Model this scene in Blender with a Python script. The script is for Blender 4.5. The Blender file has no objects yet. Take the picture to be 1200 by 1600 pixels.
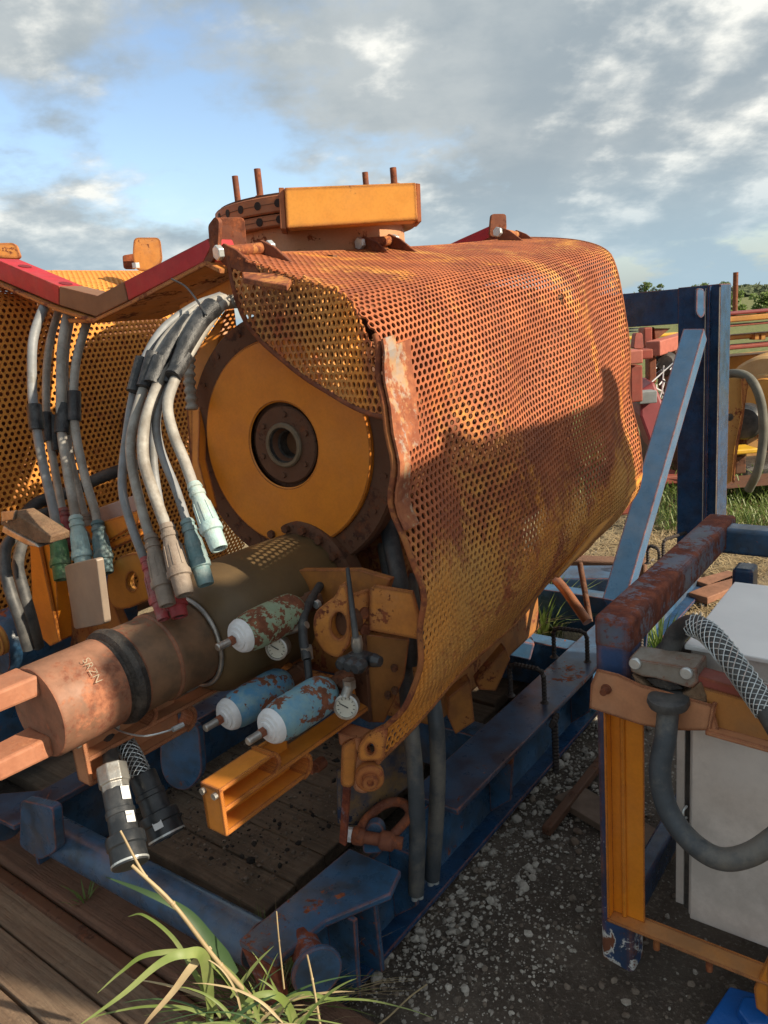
import bpy, bmesh, math, random
import numpy as np
from mathutils import Vector as V, Matrix, noise
random.seed(7); np.random.seed(7)
SC = bpy.context.scene
COL = SC.collection
# ---------------------------------------------------------------- camera
F, H = 1202.0, 1.62
PH, RO = math.radians(13.7), math.radians(5.0)
R0, U0, FW = V((1,0,0)), V((0,math.sin(PH),math.cos(PH))), V((0,math.cos(PH),-math.sin(PH)))
RT = R0*math.cos(RO) - U0*math.sin(RO)
UP = R0*math.sin(RO) + U0*math.cos(RO)
CAM = V((0,0,H))
cd = bpy.data.cameras.new('camera'); cam = bpy.data.objects.new('camera', cd); COL.objects.link(cam)
m = Matrix((RT, UP, -FW)).transposed().to_4x4(); m.translation = CAM; cam.matrix_world = m
cd.sensor_fit = 'VERTICAL'; cd.sensor_height = 32.0; cd.lens = 32.0*F/1600.0
cd.clip_start = 0.05; cd.clip_end = 3000
SC.camera = cam
# ---------------------------------------------------------------- world and sun
SUN_AZ = V((1.0, -0.45, 0)).normalized(); SUN_EL = math.radians(30)
SUND = V((SUN_AZ.x*math.cos(SUN_EL), SUN_AZ.y*math.cos(SUN_EL), math.sin(SUN_EL)))
w = bpy.data.worlds.new('World'); SC.world = w; w.use_nodes = True
def build_world():
    nt = w.node_tree; N = nt.nodes; L = nt.links; N.clear()
    def n(t, **k):
        o = N.new(t)
        for a, b in k.items(): setattr(o, a, b)
        return o
    def mth(op, a, b=None, clamp=False):
        o = n('ShaderNodeMath', operation=op, use_clamp=clamp)
        for i, v in enumerate((a, b)):
            if v is None: continue
            if isinstance(v, (int, float)): o.inputs[i].default_value = v
            else: L.new(v, o.inputs[i])
        return o.outputs[0]
    sky = n('ShaderNodeTexSky', sky_type='NISHITA', sun_disc=False, sun_elevation=SUN_EL,
            sun_rotation=math.atan2(SUND.x, SUND.y), air_density=1.0, dust_density=1.5, ozone_density=1.0)
    bg = n('ShaderNodeBackground'); bg.inputs[1].default_value = 0.085; L.new(sky.outputs[0], bg.inputs[0])
    tc = n('ShaderNodeTexCoord'); sx = n('ShaderNodeSeparateXYZ'); L.new(tc.outputs['Generated'], sx.inputs[0])
    z = mth('ADD', mth('MAXIMUM', sx.outputs[2], 0.0), 0.34)
    cb = n('ShaderNodeCombineXYZ')
    L.new(mth('DIVIDE', sx.outputs[0], z), cb.inputs[0]); L.new(mth('DIVIDE', sx.outputs[1], z), cb.inputs[1])
    def nz(off, sc, det, rough, dist=0.0, squash=1.0):
        mp = n('ShaderNodeMapping'); mp.inputs[1].default_value = off; mp.inputs[3].default_value = (1, squash, 1)
        L.new(cb.outputs[0], mp.inputs[0])
        t = n('ShaderNodeTexNoise'); t.inputs['Scale'].default_value = sc; t.inputs['Detail'].default_value = det
        t.inputs['Roughness'].default_value = rough; t.inputs['Distortion'].default_value = dist
        L.new(mp.outputs[0], t.inputs[0]); return t.outputs[0]
    def rmp(x, a, b):
        o = n('ShaderNodeMapRange', interpolation_type='SMOOTHSTEP'); o.inputs[1].default_value = a; o.inputs[2].default_value = b
        L.new(x, o.inputs[0]); return o.outputs[0]
    off = (10.2, 8.3, 0)
    k = 0.15                                  # a step towards the sun
    d1 = nz(off, 1.35, 14, 0.56, 0.0); d2 = nz((off[0]+k, off[1]-k*.45, 0), 1.35, 14, 0.56, 0.0)
    b1 = nz((1.3, 8.2, 0), 2.5, 12, 0.57, 0.0); b2 = nz((1.3+k*.5, 8.2-k*.25, 0), 2.5, 12, 0.57, 0.0)
    cov = rmp(d1, 0.36, 0.47)
    g1 = mth('SUBTRACT', d1, d2); g2 = mth('SUBTRACT', b1, b2)
    lit = rmp(mth('ADD', mth('MULTIPLY', g1, 1.0), mth('MULTIPLY', g2, 0.8)), -0.02, 0.24)
    thick = rmp(d1, 0.46, 0.70)
    puff = rmp(b1, 0.36, 0.62)
    wv = mth('MULTIPLY', lit, 1.35)
    wv = mth('MULTIPLY', wv, mth('ADD', mth('MULTIPLY', puff, 0.8), 0.25))
    wv = mth('ADD', wv, mth('MULTIPLY', mth('SUBTRACT', 1.0, thick), mth('MULTIPLY', puff, 0.28)), True)
    mx = n('ShaderNodeMix', data_type='RGBA'); L.new(wv, mx.inputs[0])
    mx.inputs[6].default_value = (0.140, 0.166, 0.184, 1); mx.inputs[7].default_value = (0.385, 0.385, 0.36, 1)
    # nearer the horizon the cloud base fades into pale blue air
    hz = rmp(sx.outputs[2], 0.0, 0.20)
    mh = n('ShaderNodeMix', data_type='RGBA'); L.new(mth('SUBTRACT', 1.0, hz), mh.inputs[0])
    L.new(mx.outputs[2], mh.inputs[6]); mh.inputs[7].default_value = (0.165, 0.222, 0.258, 1)
    cl = n('ShaderNodeBackground'); cl.inputs[1].default_value = 1.0; L.new(mh.outputs[2], cl.inputs[0])
    ms = n('ShaderNodeMixShader'); L.new(mth('MAXIMUM', cov, mth('MULTIPLY', mth('SUBTRACT', 1.0, hz), 0.55)), ms.inputs[0])
    L.new(bg.outputs[0], ms.inputs[1]); L.new(cl.outputs[0], ms.inputs[2])
    out = n('ShaderNodeOutputWorld'); L.new(ms.outputs[0], out.inputs[0])
build_world()
sd = bpy.data.lights.new('sun', 'SUN'); sd.energy = 2.9; sd.angle = math.radians(0.53); sd.color = (1.0, 0.86, 0.66)
so = bpy.data.objects.new('sun', sd); COL.objects.link(so)
so.rotation_euler = SUND.to_track_quat('Z', 'Y').to_euler(); so.location = SUND*30
vs = SC.view_settings; vs.view_transform = 'Standard'; vs.look = 'None'; vs.exposure = 1.40; vs.gamma = 1.0; vs.use_curve_mapping = False

# ---------------------------------------------------------------- placing helpers
def ray(x, y): return FW + RT*((x-600)/F) + UP*((800-y)/F)
def P(x, y, D): return CAM + ray(x, y)*D
def G(x, y, z=0.0):
    r = ray(x, y); return CAM + r*((z-H)/r.z)
class Pl:
    """a real plane in the place, given by one point of it and its normal"""
    def __init__(s, o, n): s.o = V(o); s.n = V(n).normalized()
    def __call__(s, x, y):
        r = ray(x, y); return CAM + r*((s.o-CAM).dot(s.n)/r.dot(s.n))
u = V((.614, .789, 0)).normalized(); W = V((-u.y, u.x, 0)); Z = V((0,0,1))

# ---------------------------------------------------------------- mesh helpers
class MB:
    def __init__(s): s.v = []; s.f = []
    def add(s, vs_, fs):
        b = len(s.v); s.v += [V(a) for a in vs_]; s.f += [tuple(b+i for i in f) for f in fs]; return s
    def prism(s, pts, vec):
        n = len(pts); vec = V(vec)
        return s.add([V(p) for p in pts] + [V(p)+vec for p in pts],
                     [tuple(range(n)), tuple(range(2*n-1, n-1, -1))] + [(i, (i+1) % n, n+(i+1) % n, n+i) for i in range(n)])
    def box(s, c, ax, ay, az, sx, sy, sz):
        c = V(c); pts = [c + ax*(sx/2*i) + ay*(sy/2*j) + az*(sz/2*k) for k in (-1, 1) for i, j in ((-1,-1),(1,-1),(1,1),(-1,1))]
        return s.add(pts, [(0,3,2,1),(4,5,6,7),(0,1,5,4),(1,2,6,5),(2,3,7,6),(3,0,4,7)])
    def bar(s, a, b, wd, ht, up=Z, wd2=None, ht2=None):
        a, b = V(a), V(b); d = (b-a).normalized(); sd_ = d.cross(up).normalized(); up2 = sd_.cross(d)
        wd2 = wd if wd2 is None else wd2; ht2 = ht if ht2 is None else ht2
        pts = []
        for c, ww, hh in ((a, wd, ht), (b, wd2, ht2)):
            pts += [c + sd_*(ww/2*i) + up2*(hh/2*j) for i, j in ((-1,-1),(1,-1),(1,1),(-1,1))]
        return s.add(pts, [(3,2,1,0),(4,5,6,7),(0,1,5,4),(1,2,6,5),(2,3,7,6),(3,0,4,7)])
    def lathe(s, a, d, prof, n=32, cap=True):
        a = V(a); d = V(d).normalized(); x = d.orthogonal().normalized(); y = d.cross(x)
        vs_, fs = [], []
        for t, r in prof:
            vs_ += [a + d*t + (x*math.cos(2*math.pi*i/n) + y*math.sin(2*math.pi*i/n))*r for i in range(n)]
        for k in range(len(prof)-1):
            fs += [(k*n+i, k*n+(i+1) % n, (k+1)*n+(i+1) % n, (k+1)*n+i) for i in range(n)]
        if cap: fs += [tuple(range(n-1, -1, -1)), tuple((len(prof)-1)*n+i for i in range(n))]
        return s.add(vs_, fs)
    def tube(s, pts, r, n=12, smooth=5, cap=True):
        if smooth > 1: pts = spline(pts, smooth)
        pts = [V(p) for p in pts]; m_ = len(pts)
        rr = r if callable(r) else (lambda t: r)
        x = None; vs_, fs = [], []
        for k, p in enumerate(pts):
            d = (pts[min(k+1, m_-1)] - pts[max(k-1, 0)]).normalized()
            x = d.orthogonal().normalized() if x is None else (x - d*x.dot(d)).normalized()
            y = d.cross(x)
            vs_ += [p + (x*math.cos(2*math.pi*i/n) + y*math.sin(2*math.pi*i/n))*rr(k/(m_-1)) for i in range(n)]
        for k in range(m_-1):
            fs += [(k*n+i, k*n+(i+1) % n, (k+1)*n+(i+1) % n, (k+1)*n+i) for i in range(n)]
        if cap: fs += [tuple(range(n-1, -1, -1)), tuple((m_-1)*n+i for i in range(n))]
        return s.add(vs_, fs)
def spline(pts, k):
    pts = [V(p) for p in pts]
    if len(pts) < 3: return [pts[0].lerp(pts[-1], i/k) for i in range(k+1)]
    q = [pts[0]*2-pts[1]] + pts + [pts[-1]*2-pts[-2]]; out = []
    for i in range(1, len(q)-2):
        a, b, c, d = q[i-1:i+3]
        for j in range(k):
            t = j/k; out.append(((b*2) + (c-a)*t + (a*2-b*5+c*4-d)*t*t + (b*3-a-c*3+d)*t**3)*0.5)
    return out + [pts[-1]]
WL = {}
def thing(name, label, cat, base, group=None, kind=None):
    o = bpy.data.objects.new(name, None); COL.objects.link(o); o.location = base; WL[o] = V(base)
    o.empty_display_size = 0.1
    o['label'] = label; o['category'] = cat
    if group: o['group'] = group
    if kind: o['kind'] = kind
    return o
def tag(o, label=None, cat=None, group=None, kind=None):
    if label: o['label'] = label
    if cat: o['category'] = cat
    if group: o['group'] = group
    if kind: o['kind'] = kind
    return o
def obj(name, mb, mat, parent=None, bevel=0, smooth=0, label=None, kind=None, fix=True):
    c = sum(mb.v, V((0,0,0)))/len(mb.v)
    me = bpy.data.meshes.new(name); me.from_pydata([tuple(p-c) for p in mb.v], [], mb.f)
    if fix:
        bm = bmesh.new(); bm.from_mesh(me); bmesh.ops.recalc_face_normals(bm, faces=bm.faces); bm.to_mesh(me); bm.free()
    if smooth:
        me.polygons.foreach_set('use_smooth', [True]*len(me.polygons)); me.update()
        try: me.set_sharp_from_angle(angle=math.radians(smooth))
        except Exception: pass
    o = bpy.data.objects.new(name, me); COL.objects.link(o); me.materials.append(mat); WL[o] = c
    if parent is not None: o.parent = parent; o.location = c - WL[parent]
    else: o.location = c
    if bevel:
        b = o.modifiers.new('bevel', 'BEVEL'); b.width = bevel; b.segments = 2; b.limit_method = 'ANGLE'; b.angle_limit = math.radians(38)
    if label: o['label'] = label
    if kind: o['kind'] = kind
    return o
def copy_obj(src, name, loc, rot, scl, parent=None):
    o = src.copy(); o.name = name; COL.objects.link(o); o.location = loc; o.rotation_euler = rot; o.scale = scl
    if parent is not None: o.parent = parent; o.location = V(loc) - WL[parent]
    WL[o] = V(loc); return o
def rnd_poly(cx, cy, pts, r, k=4):
    """round the corners of a 2-D polygon"""
    out = []; n = len(pts)
    for i in range(n):
        a, b, c = V(pts[i-1]), V(pts[i]), V(pts[(i+1) % n])
        ra = min(r, (a-b).length*.45, (c-b).length*.45)
        p, q = b + (a-b).normalized()*ra, b + (c-b).normalized()*ra
        for j in range(k+1):
            t = j/k; out.append(p*(1-t)**2 + b*2*t*(1-t) + q*t*t)
    return out
def rp(pts, r, k=4): return [tuple(p) for p in rnd_poly(0, 0, [V((a, b)) for a, b in pts], r, k)]

# ---------------------------------------------------------------- materials
def node_mat(name):
    m_ = bpy.data.materials.new(name); m_.use_nodes = True; nt = m_.node_tree; nt.nodes.clear()
    out = nt.nodes.new('ShaderNodeOutputMaterial'); b = nt.nodes.new('ShaderNodeBsdfPrincipled'); nt.links.new(b.outputs[0], out.inputs[0])
    return m_, nt, b
class NB:
    def __init__(s, nt):
        s.nt = nt; s.N = nt.nodes; s.L = nt.links; g = s.N.new('ShaderNodeNewGeometry'); s.pos = g.outputs['Position']; s.geo = g
    def noise(s, sc, det=6, rough=.6, dist=0., stretch=None, vec=None):
        t = s.N.new('ShaderNodeTexNoise'); t.inputs['Scale'].default_value = sc; t.inputs['Detail'].default_value = det
        t.inputs['Roughness'].default_value = rough; t.inputs['Distortion'].default_value = dist
        src = vec or s.pos
        if stretch:
            mp = s.N.new('ShaderNodeMapping'); mp.inputs[3].default_value = stretch; s.L.new(src, mp.inputs[0]); src = mp.outputs[0]
        s.L.new(src, t.inputs[0]); return t.outputs[0]
    def rng(s, x, a, b, lo=0., hi=1., smooth=True):
        o = s.N.new('ShaderNodeMapRange'); o.interpolation_type = 'SMOOTHSTEP' if smooth else 'LINEAR'
        for i, v in zip((1,2,3,4), (a, b, lo, hi)): o.inputs[i].default_value = v
        s.L.new(x, o.inputs[0]); return o.outputs[0]
    def mth(s, op, a, b=0., clamp=False):
        o = s.N.new('ShaderNodeMath'); o.operation = op; o.use_clamp = clamp
        for i, v in enumerate((a, b)):
            if isinstance(v, (int, float)): o.inputs[i].default_value = v
            else: s.L.new(v, o.inputs[i])
        return o.outputs[0]
    def mix(s, f, a, b):
        o = s.N.new('ShaderNodeMix'); o.data_type = 'RGBA'
        if isinstance(f, (int, float)): o.inputs[0].default_value = f
        else: s.L.new(f, o.inputs[0])
        for i, v in ((6, a), (7, b)):
            if isinstance(v, tuple): o.inputs[i].default_value = (*v[:3], 1)
            else: s.L.new(v, o.inputs[i])
        return o.outputs[2]
    def bump(s, h, dist, bsdf, strength=1.0):
        b = s.N.new('ShaderNodeBump'); b.inputs['Strength'].default_value = strength; b.inputs['Distance'].default_value = dist
        s.L.new(h, b.inputs['Height']); s.L.new(b.outputs[0], bsdf.inputs['Normal'])
    def edge(s, rad=.006):
        bv = s.N.new('ShaderNodeBevel'); bv.samples = 4; bv.inputs[0].default_value = rad*1.5
        d = s.N.new('ShaderNodeVectorMath'); d.operation = 'DOT_PRODUCT'
        s.L.new(bv.outputs[0], d.inputs[0]); s.L.new(s.geo.outputs['Normal'], d.inputs[1])
        return s.rng(d.outputs['Value'], .998, .93, 0, 1)
RUST_A, RUST_B = (.11, .032, .015), (.32, .095, .036)
def paint(name, col, rust=.3, scale=5., rough=.5, edge=.006, col2=None, dust=.25, dustc=(.30,.24,.18), ra=RUST_A, rb=RUST_B, fine=55, metal=0, soft=.02, streak=None):
    m_, nt, b = node_mat(name); n = NB(nt)
    big = n.noise(scale, 10, .68, .3, stretch=streak); fin = n.noise(fine, 5, .7); mid = n.noise(scale*3.1, 8, .62)
    comb = n.mth('ADD', n.mth('MULTIPLY', big, .68), n.mth('MULTIPLY', fin, .32))
    th = .72 - rust*.42
    mask = n.rng(comb, th, th+soft)
    if edge:
        e = n.edge(edge)
        e = n.rng(n.mth('ADD', n.mth('MULTIPLY', e, .62), n.mth('MULTIPLY', mid, .75)), .60, .64)
        mask = n.mth('MAXIMUM', mask, e)
    c2 = col2 or tuple(c*.72 for c in col)
    pc = n.mix(n.rng(mid, .35, .7), col, c2)
    pc = n.mix(n.rng(n.noise(scale*.5, 6, .7), .45, .75, 0, dust), pc, dustc)
    pc = n.mix(n.rng(n.noise(140, 2, .5), .3, .8, 0, .18), pc, tuple(c*.5 for c in col))
    rc = n.mix(n.rng(n.noise(28, 6, .7), .38, .68), ra, rb)
    c = n.mix(mask, pc, rc); nt.links.new(c, b.inputs['Base Color'])
    r = n.rng(mask, 0, 1, rough, .9, False)
    nt.links.new(n.mth('ADD', r, n.rng(n.noise(22, 5, .6), .3, .7, -.08, .10, False)), b.inputs['Roughness'])
    b.inputs['Specular IOR Level'].default_value = .42
    if metal: b.inputs['Metallic'].default_value = metal
    h = n.mth('ADD', n.mth('MULTIPLY', mask, -.5), n.mth('MULTIPLY', n.mth('MULTIPLY', fin, n.mth('ADD', mask, .15)), .9))
    n.bump(h, .0025, b, .8)
    return m_
def plain(name, col, rough=.5, metal=0, var=.3, sc=14, bump=.001, dirt=None, damt=.5, spec=.5):
    m_, nt, b = node_mat(name); n = NB(nt)
    a = n.noise(sc, 8, .65); c = n.mix(n.rng(a, .3, .7), col, tuple(x*(1-var) for x in col))
    if dirt: c = n.mix(n.rng(n.noise(sc*.55, 8, .75), .42, .66, 0, damt), c, dirt)
    nt.links.new(c, b.inputs['Base Color']); b.inputs['Metallic'].default_value = metal
    b.inputs['Specular IOR Level'].default_value = spec
    nt.links.new(n.rng(a, .3, .7, rough-.1, rough+.1, False), b.inputs['Roughness'])
    if bump: n.bump(n.noise(sc*6, 5, .6), bump, b)
    return m_
ORG, ORG2 = (.66, .235, .026), (.54, .18, .022)
M = {}
M['orange'] = paint('orange_paint', ORG, .22, 4, .42, .007, ORG2, .25)
M['orange_chip'] = paint('chipped_orange_paint', (.60, .235, .045), .42, 9, .55, .010, (.48,.18,.04), .4)
M['orange_clean'] = paint('smooth_orange_paint', (.70, .235, .016), .06, 5, .38, .004, (.62,.20,.016), .12, fine=120)
M['orange_pale'] = paint('pale_orange_paint', (.55, .25, .12), .25, 6, .55, .008, (.45,.20,.10), .35)
M['orange_dirty'] = paint('dirty_orange_paint', (.42, .165, .035), .45, 5, .6, .008, (.25,.10,.03), .6, (.13,.09,.06))
M['red'] = paint('red_paint', (.46, .012, .024), .10, 6, .5, .004, (.36,.012,.022), .1)
M['redbrown'] = paint('red_oxide_paint', (.30, .065, .045), .3, 4, .6, .006, (.22,.05,.035), .3)
M['brownpaint'] = paint('brown_primer', (.22, .105, .052), .10, 6, .6, .004, (.19,.09,.045), .15)
M['terracotta'] = paint('terracotta_primer', (.36, .125, .045), .12, 6, .6, .004, (.30,.10,.04), .2)
M['blue'] = paint('navy_paint', (.016, .062, .150), .18, 5, .28, .004, (.012,.030,.070), .40, (.10,.085,.07))
M['blue_worn'] = paint('worn_navy_paint', (.036, .108, .215), .30, 4, .30, .005, (.03,.05,.075), .7, (.16,.13,.11))
M['blue_rail'] = paint('scuffed_navy_paint', (.042, .092, .170), .34, 2.6, .32, .004, (.035,.035,.055), .75, (.12,.09,.075))
M['blue_light'] = paint('sky_lit_blue_paint', (.06, .145, .27), .24, 5, .30, .010, (.05,.12,.22), .3, (.25,.25,.24))  # navy paint with the sky's reflection put into its colour
M['blue_rusty'] = paint('rusting_blue_paint', (.10, .13, .20), .62, 4, .5, .020, (.10,.11,.13), .6, (.25,.22,.2), ra=(.11,.026,.014), rb=(.25,.065,.028), soft=.06, streak=(1,1,.35))
M['bright_blue'] = plain('bright_blue_paint', (.008, .11, .42), .35, 0, .2)
M['rust'] = paint('rusty_steel', (.15, .048, .026), .5, 9, .8, 0, (.21,.070,.032), .3, (.12,.05,.03))
M['rust_dark'] = paint('dark_rusty_steel', (.115, .052, .027), .45, 9, .75, 0, (.11,.045,.022), .4, (.06,.035,.025), ra=(.05,.022,.014), rb=(.17,.06,.026))
M['rust_orange'] = paint('orange_rust', (.38, .13, .035), .55, 7, .8, .008, (.46,.20,.05), .2, ra=(.14,.04,.02), rb=(.33,.10,.035))
M['shaft'] = paint('weathered_shaft_steel', (.22, .125, .070), .50, 5, .5, .006, (.12,.08,.05), .8, (.09,.065,.045), ra=(.16,.055,.032), rb=(.36,.13,.07), soft=.07)
M['shaft_end'] = paint('pitted_sunlit_pink_steel', (.40, .17, .095), .5, 9, .72, 0, (.33,.13,.07), .3, ra=(.30,.10,.05), rb=(.50,.22,.11), fine=90, soft=.12)  # pink of the sunlit shaft end put into the colour
M['olive'] = plain('olive_brown_casing', (.135, .085, .036), .55, 0, .25, 7, .0008, (.09,.06,.03), .5)
M['olive_light'] = M['olive']
M['black_groove'] = plain('greasy_black_steel', (.03, .027, .025), .6, 0, .5, 30, .003, (.12,.10,.08), .6)
M['steel'] = plain('galvanized_steel', (.50, .50, .47), .38, .75, .3, 22, .0006, (.20,.13,.08), .6)
M['bolt'] = plain('zinc_bolt_steel', (.62, .66, .66), .35, .55, .2, 40, .0004)
M['rubber'] = plain('dusty_black_rubber', (.030, .033, .037), .55, 0, .3, 9, .0008, (.13,.125,.115), .7)
M['rubber_grey'] = plain('grey_rubber_hose', (.050, .062, .074), .55, 0, .35, 9, .0012, (.17,.155,.13), .8)
M['black'] = plain('black_plastic', (.018, .022, .027), .38, 0, .3, 15, .0005, (.10,.10,.10), .5)
M['tape'] = plain('black_tape', (.013, .015, .018), .4, 0, .4, 45, .0015, (.09,.09,.09), .6)
M['cable'] = plain('grey_cable_jacket', (.27, .285, .30), .55, 0, .3, 12, .0006, (.13,.12,.10), .75)
M['cable_dirty'] = plain('dirty_cable_jacket', (.40, .38, .34), .6, 0, .35, 16, .0008, (.17,.14,.11), .8)
M['white'] = plain('white_plastic', (.74, .76, .78), .5, 0, .15, 20, .0004, (.45,.43,.40), .5)
M['conn_green'] = plain('green_connector', (.085, .21, .085), .6, 0, .4, 26, .0015, (.20,.22,.15), .7)
M['conn_cyan'] = plain('pale_cyan_connector', (.42, .60, .60), .6, 0, .3, 26, .0015, (.38,.38,.33), .7)
M['conn_teal'] = plain('teal_connector', (.085, .17, .19), .6, 0, .4, 26, .0015, (.24,.27,.25), .7)
M['conn_brown'] = plain('dusty_brown_connector', (.28, .225, .18), .7, 0, .3, 26, .0015, (.17,.12,.09), .7)
M['conn_red'] = plain('red_connector', (.36, .045, .05), .6, 0, .4, 26, .0015, (.30,.18,.16), .8)
M['green_bottle'] = paint('flaking_green_paint', (.25, .33, .23), .53, 15, .55, 0, (.22,.29,.19), .3, (.30,.28,.12), fine=50, ra=(.13,.045,.022), rb=(.25,.09,.045))
M['blue_bottle'] = paint('flaking_sky_blue_paint', (.085, .25, .42), .46, 16, .5, 0, (.20,.33,.37), .35, (.25,.33,.30), fine=50, ra=(.13,.045,.022), rb=(.25,.09,.045))
M['bluegreen_bottle'] = paint('flaking_blue_green_paint', (.19, .33, .37), .50, 15, .5, 0, (.12,.28,.40), .35, (.28,.33,.24), fine=50, ra=(.13,.045,.022), rb=(.25,.09,.045))
M['stainless'] = plain('brushed_stainless', (.78, .73, .68), .45, .25, .22, 3.5, .0003, (.30,.27,.24), .5)
M['glass'] = plain('gauge_glass', (.55, .53, .44), .15, 0, .12, 30, 0)
M['pinkwhite'] = plain('pinkish_grey_paint', (.42, .33, .31), .5, 0, .2, 8, .0005, (.30,.20,.16), .5)
M['tan_panel'] = plain('tan_grey_panel', (.36, .285, .22), .45, 0, .2, 6, .0004, (.25,.19,.15), .6)
M['wood_block'] = plain('weathered_clamp_block', (.24, .15, .085), .8, 0, .5, 30, .004, (.14,.07,.04), .8)
M['yellow'] = paint('yellow_paint', (.72, .42, .03), .15, 3, .5, 0)
M['ochre'] = paint('ochre_paint', (.50, .245, .045), .30, 3, .6, .01, (.40,.19,.04), .4)
M['grey_stack'] = plain('grey_palletised_goods', (.24, .27, .28), .7, 0, .5, 3, 0)
M['stone'] = plain('pale_limestone', (.52, .48, .42), .85, 0, .35, 24, .003, (.22,.18,.14), .6)
M['stone_brown'] = plain('brown_stone', (.20, .14, .10), .85, 0, .4, 24, .003, (.12,.09,.07), .6)
def mat_perf(name, rustiness, pale):
    """rusting orange paint over punched sheet, in patches and vertical runs"""
    m_, nt, b = node_mat(name); n = NB(nt)
    a = n.noise(3.6, 10, .66, .8, stretch=(1, 1, .5)); c = n.noise(34, 7, .7); d = n.noise(1.6, 4, .55, stretch=(1,1,.8))
    k = n.mth('ADD', n.mth('MULTIPLY', a, .66), n.mth('MULTIPLY', c, .34))
    th = .60 - rustiness*.22
    sp = n.N.new('ShaderNodeSeparateXYZ'); n.L.new(n.pos, sp.inputs[0])
    k = n.mth('SUBTRACT', k, n.rng(sp.outputs[2], 1.20, .95, 0, .13))     # the skirt kept more of its paint
    rustc = n.mix(n.rng(n.noise(6, 8, .7), .35, .65), (.43, .128, .047), (.27, .078, .034))
    pc = n.mix(n.rng(d, .40, .66), (.70, .27, .045), pale)
    col = n.mix(n.rng(k, th-.03, th+.10), pc, rustc)
    col = n.mix(n.rng(n.noise(90, 4, .7), .52, .66, 0, .5), col, (.11, .035, .02))
    nt.links.new(col, b.inputs['Base Color']); b.inputs['Roughness'].default_value = .72; b.inputs['Specular IOR Level'].default_value = .35
    n.bump(c, .0015, b, .6)
    return m_
M['perf'] = mat_perf('rusting_perforated_sheet', .95, (.56, .29, .08))
M['perf_left'] = mat_perf('orange_perforated_sheet', .25, (.72, .31, .06))
M['perf_flap'] = mat_perf('brown_perforated_sheet', .48, (.46, .24, .08))
def mat_ground():
    m_, nt, b = node_mat('dirt'); n = NB(nt)
    a = n.noise(1.3, 8, .6); c = n.noise(24, 9, .75); d = n.noise(90, 6, .7)
    col = n.mix(n.rng(a, .38, .62), (.072, .056, .045), (.155, .124, .098))
    col = n.mix(n.rng(c, .5, .75, 0, .7), col, (.20, .16, .125))
    col = n.mix(n.rng(d, .53, .66, 0, .7), col, (.26, .225, .185))
    sp = n.N.new('ShaderNodeSeparateXYZ'); n.L.new(n.pos, sp.inputs[0])
    yy = n.mth('ADD', sp.outputs[1], n.mth('MULTIPLY', n.noise(1.1, 6, .6), 1.6))
    straw = n.mix(n.rng(n.noise(60, 6, .75, stretch=(1, .25, 1)), .35, .65), (.36, .28, .16), (.16, .12, .075))
    col = n.mix(n.rng(yy, 4.0, 4.7, 0, .9), col, straw)
    green = n.mix(n.rng(n.noise(7, 8, .7), .4, .6), (.075, .12, .025), (.20, .19, .08))
    col = n.mix(n.rng(yy, 8.5, 11, 0, .92), col, green)
    nt.links.new(col, b.inputs['Base Color']); b.inputs['Roughness'].default_value = .92; b.inputs['Specular IOR Level'].default_value = .25
    n.bump(n.mth('ADD', n.mth('MULTIPLY', c, .7), n.mth('MULTIPLY', d, .4)), .02, b, .9)
    return m_
M['ground'] = mat_ground()
def mat_wood(name, c1, c2, c3, along):
    m_, nt, b = node_mat(name); n = NB(nt)
    mp = n.N.new('ShaderNodeMapping'); mp.inputs[2].default_value = (0, 0, -math.atan2(along.y, along.x)); n.L.new(n.pos, mp.inputs[0])
    g = n.noise(60, 10, .72, .6, stretch=(.045, 1, 1), vec=mp.outputs[0]); a = n.noise(3, 6, .6)
    col = n.mix(n.rng(g, .35, .65), c1, c2); col = n.mix(n.rng(a, .45, .7, 0, .75), col, c3); col = n.mix(n.rng(n.noise(40, 8, .75), .52, .68, 0, .6), col, tuple(x*.45 for x in c2)); col = n.mix(n.rng(n.noise(11, 8, .75), .55, .7, 0, .5), col, tuple(x*1.25 for x in c1))
    oi = n.N.new('ShaderNodeObjectInfo'); col2 = n.mix(n.rng(oi.outputs['Random'], 0, 1, 0, .45, False), col, c3)
    nt.links.new(col2, b.inputs['Base Color']); b.inputs['Roughness'].default_value = .85; b.inputs['Specular IOR Level'].default_value = .3
    n.bump(n.mth('ADD', g, n.mth('MULTIPLY', n.noise(70, 6, .7), .5)), .010, b, 1.0); return m_
M['wood'] = mat_wood('weathered_mat_timber', (.30,.225,.155), (.15,.11,.078), (.20,.125,.08), W)
M['wood_dark'] = mat_wood('oily_mat_timber', (.20,.15,.105), (.12,.09,.064), (.075,.058,.043), W)
M['wood_brown'] = mat_wood('red_brown_timber', (.19,.095,.060), (.13,.068,.046), (.22,.13,.085), W)
def mat_leaf(name, c1, c2, trans=.35):
    m_, nt, b = node_mat(name); n = NB(nt)
    oi = n.N.new('ShaderNodeObjectInfo')
    nt.links.new(n.mix(n.rng(n.noise(9, 4, .6), .35, .65), c1, c2), b.inputs['Base Color']); b.inputs['Roughness'].default_value = .5
    t = nt.nodes.new('ShaderNodeBsdfTranslucent'); t.inputs[0].default_value = (*c1, 1)
    ms = nt.nodes.new('ShaderNodeMixShader'); ms.inputs[0].default_value = trans
    nt.links.new(b.outputs[0], ms.inputs[1]); nt.links.new(t.outputs[0], ms.inputs[2])
    nt.links.new(ms.outputs[0], [x for x in nt.nodes if x.type == 'OUTPUT_MATERIAL'][0].inputs[0]); return m_
M['leaf'] = mat_leaf('green_blade', (.17, .24, .05), (.28, .33, .12))
M['leaf_green'] = mat_leaf('fresh_grass', (.10, .17, .03), (.22, .27, .08))
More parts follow.
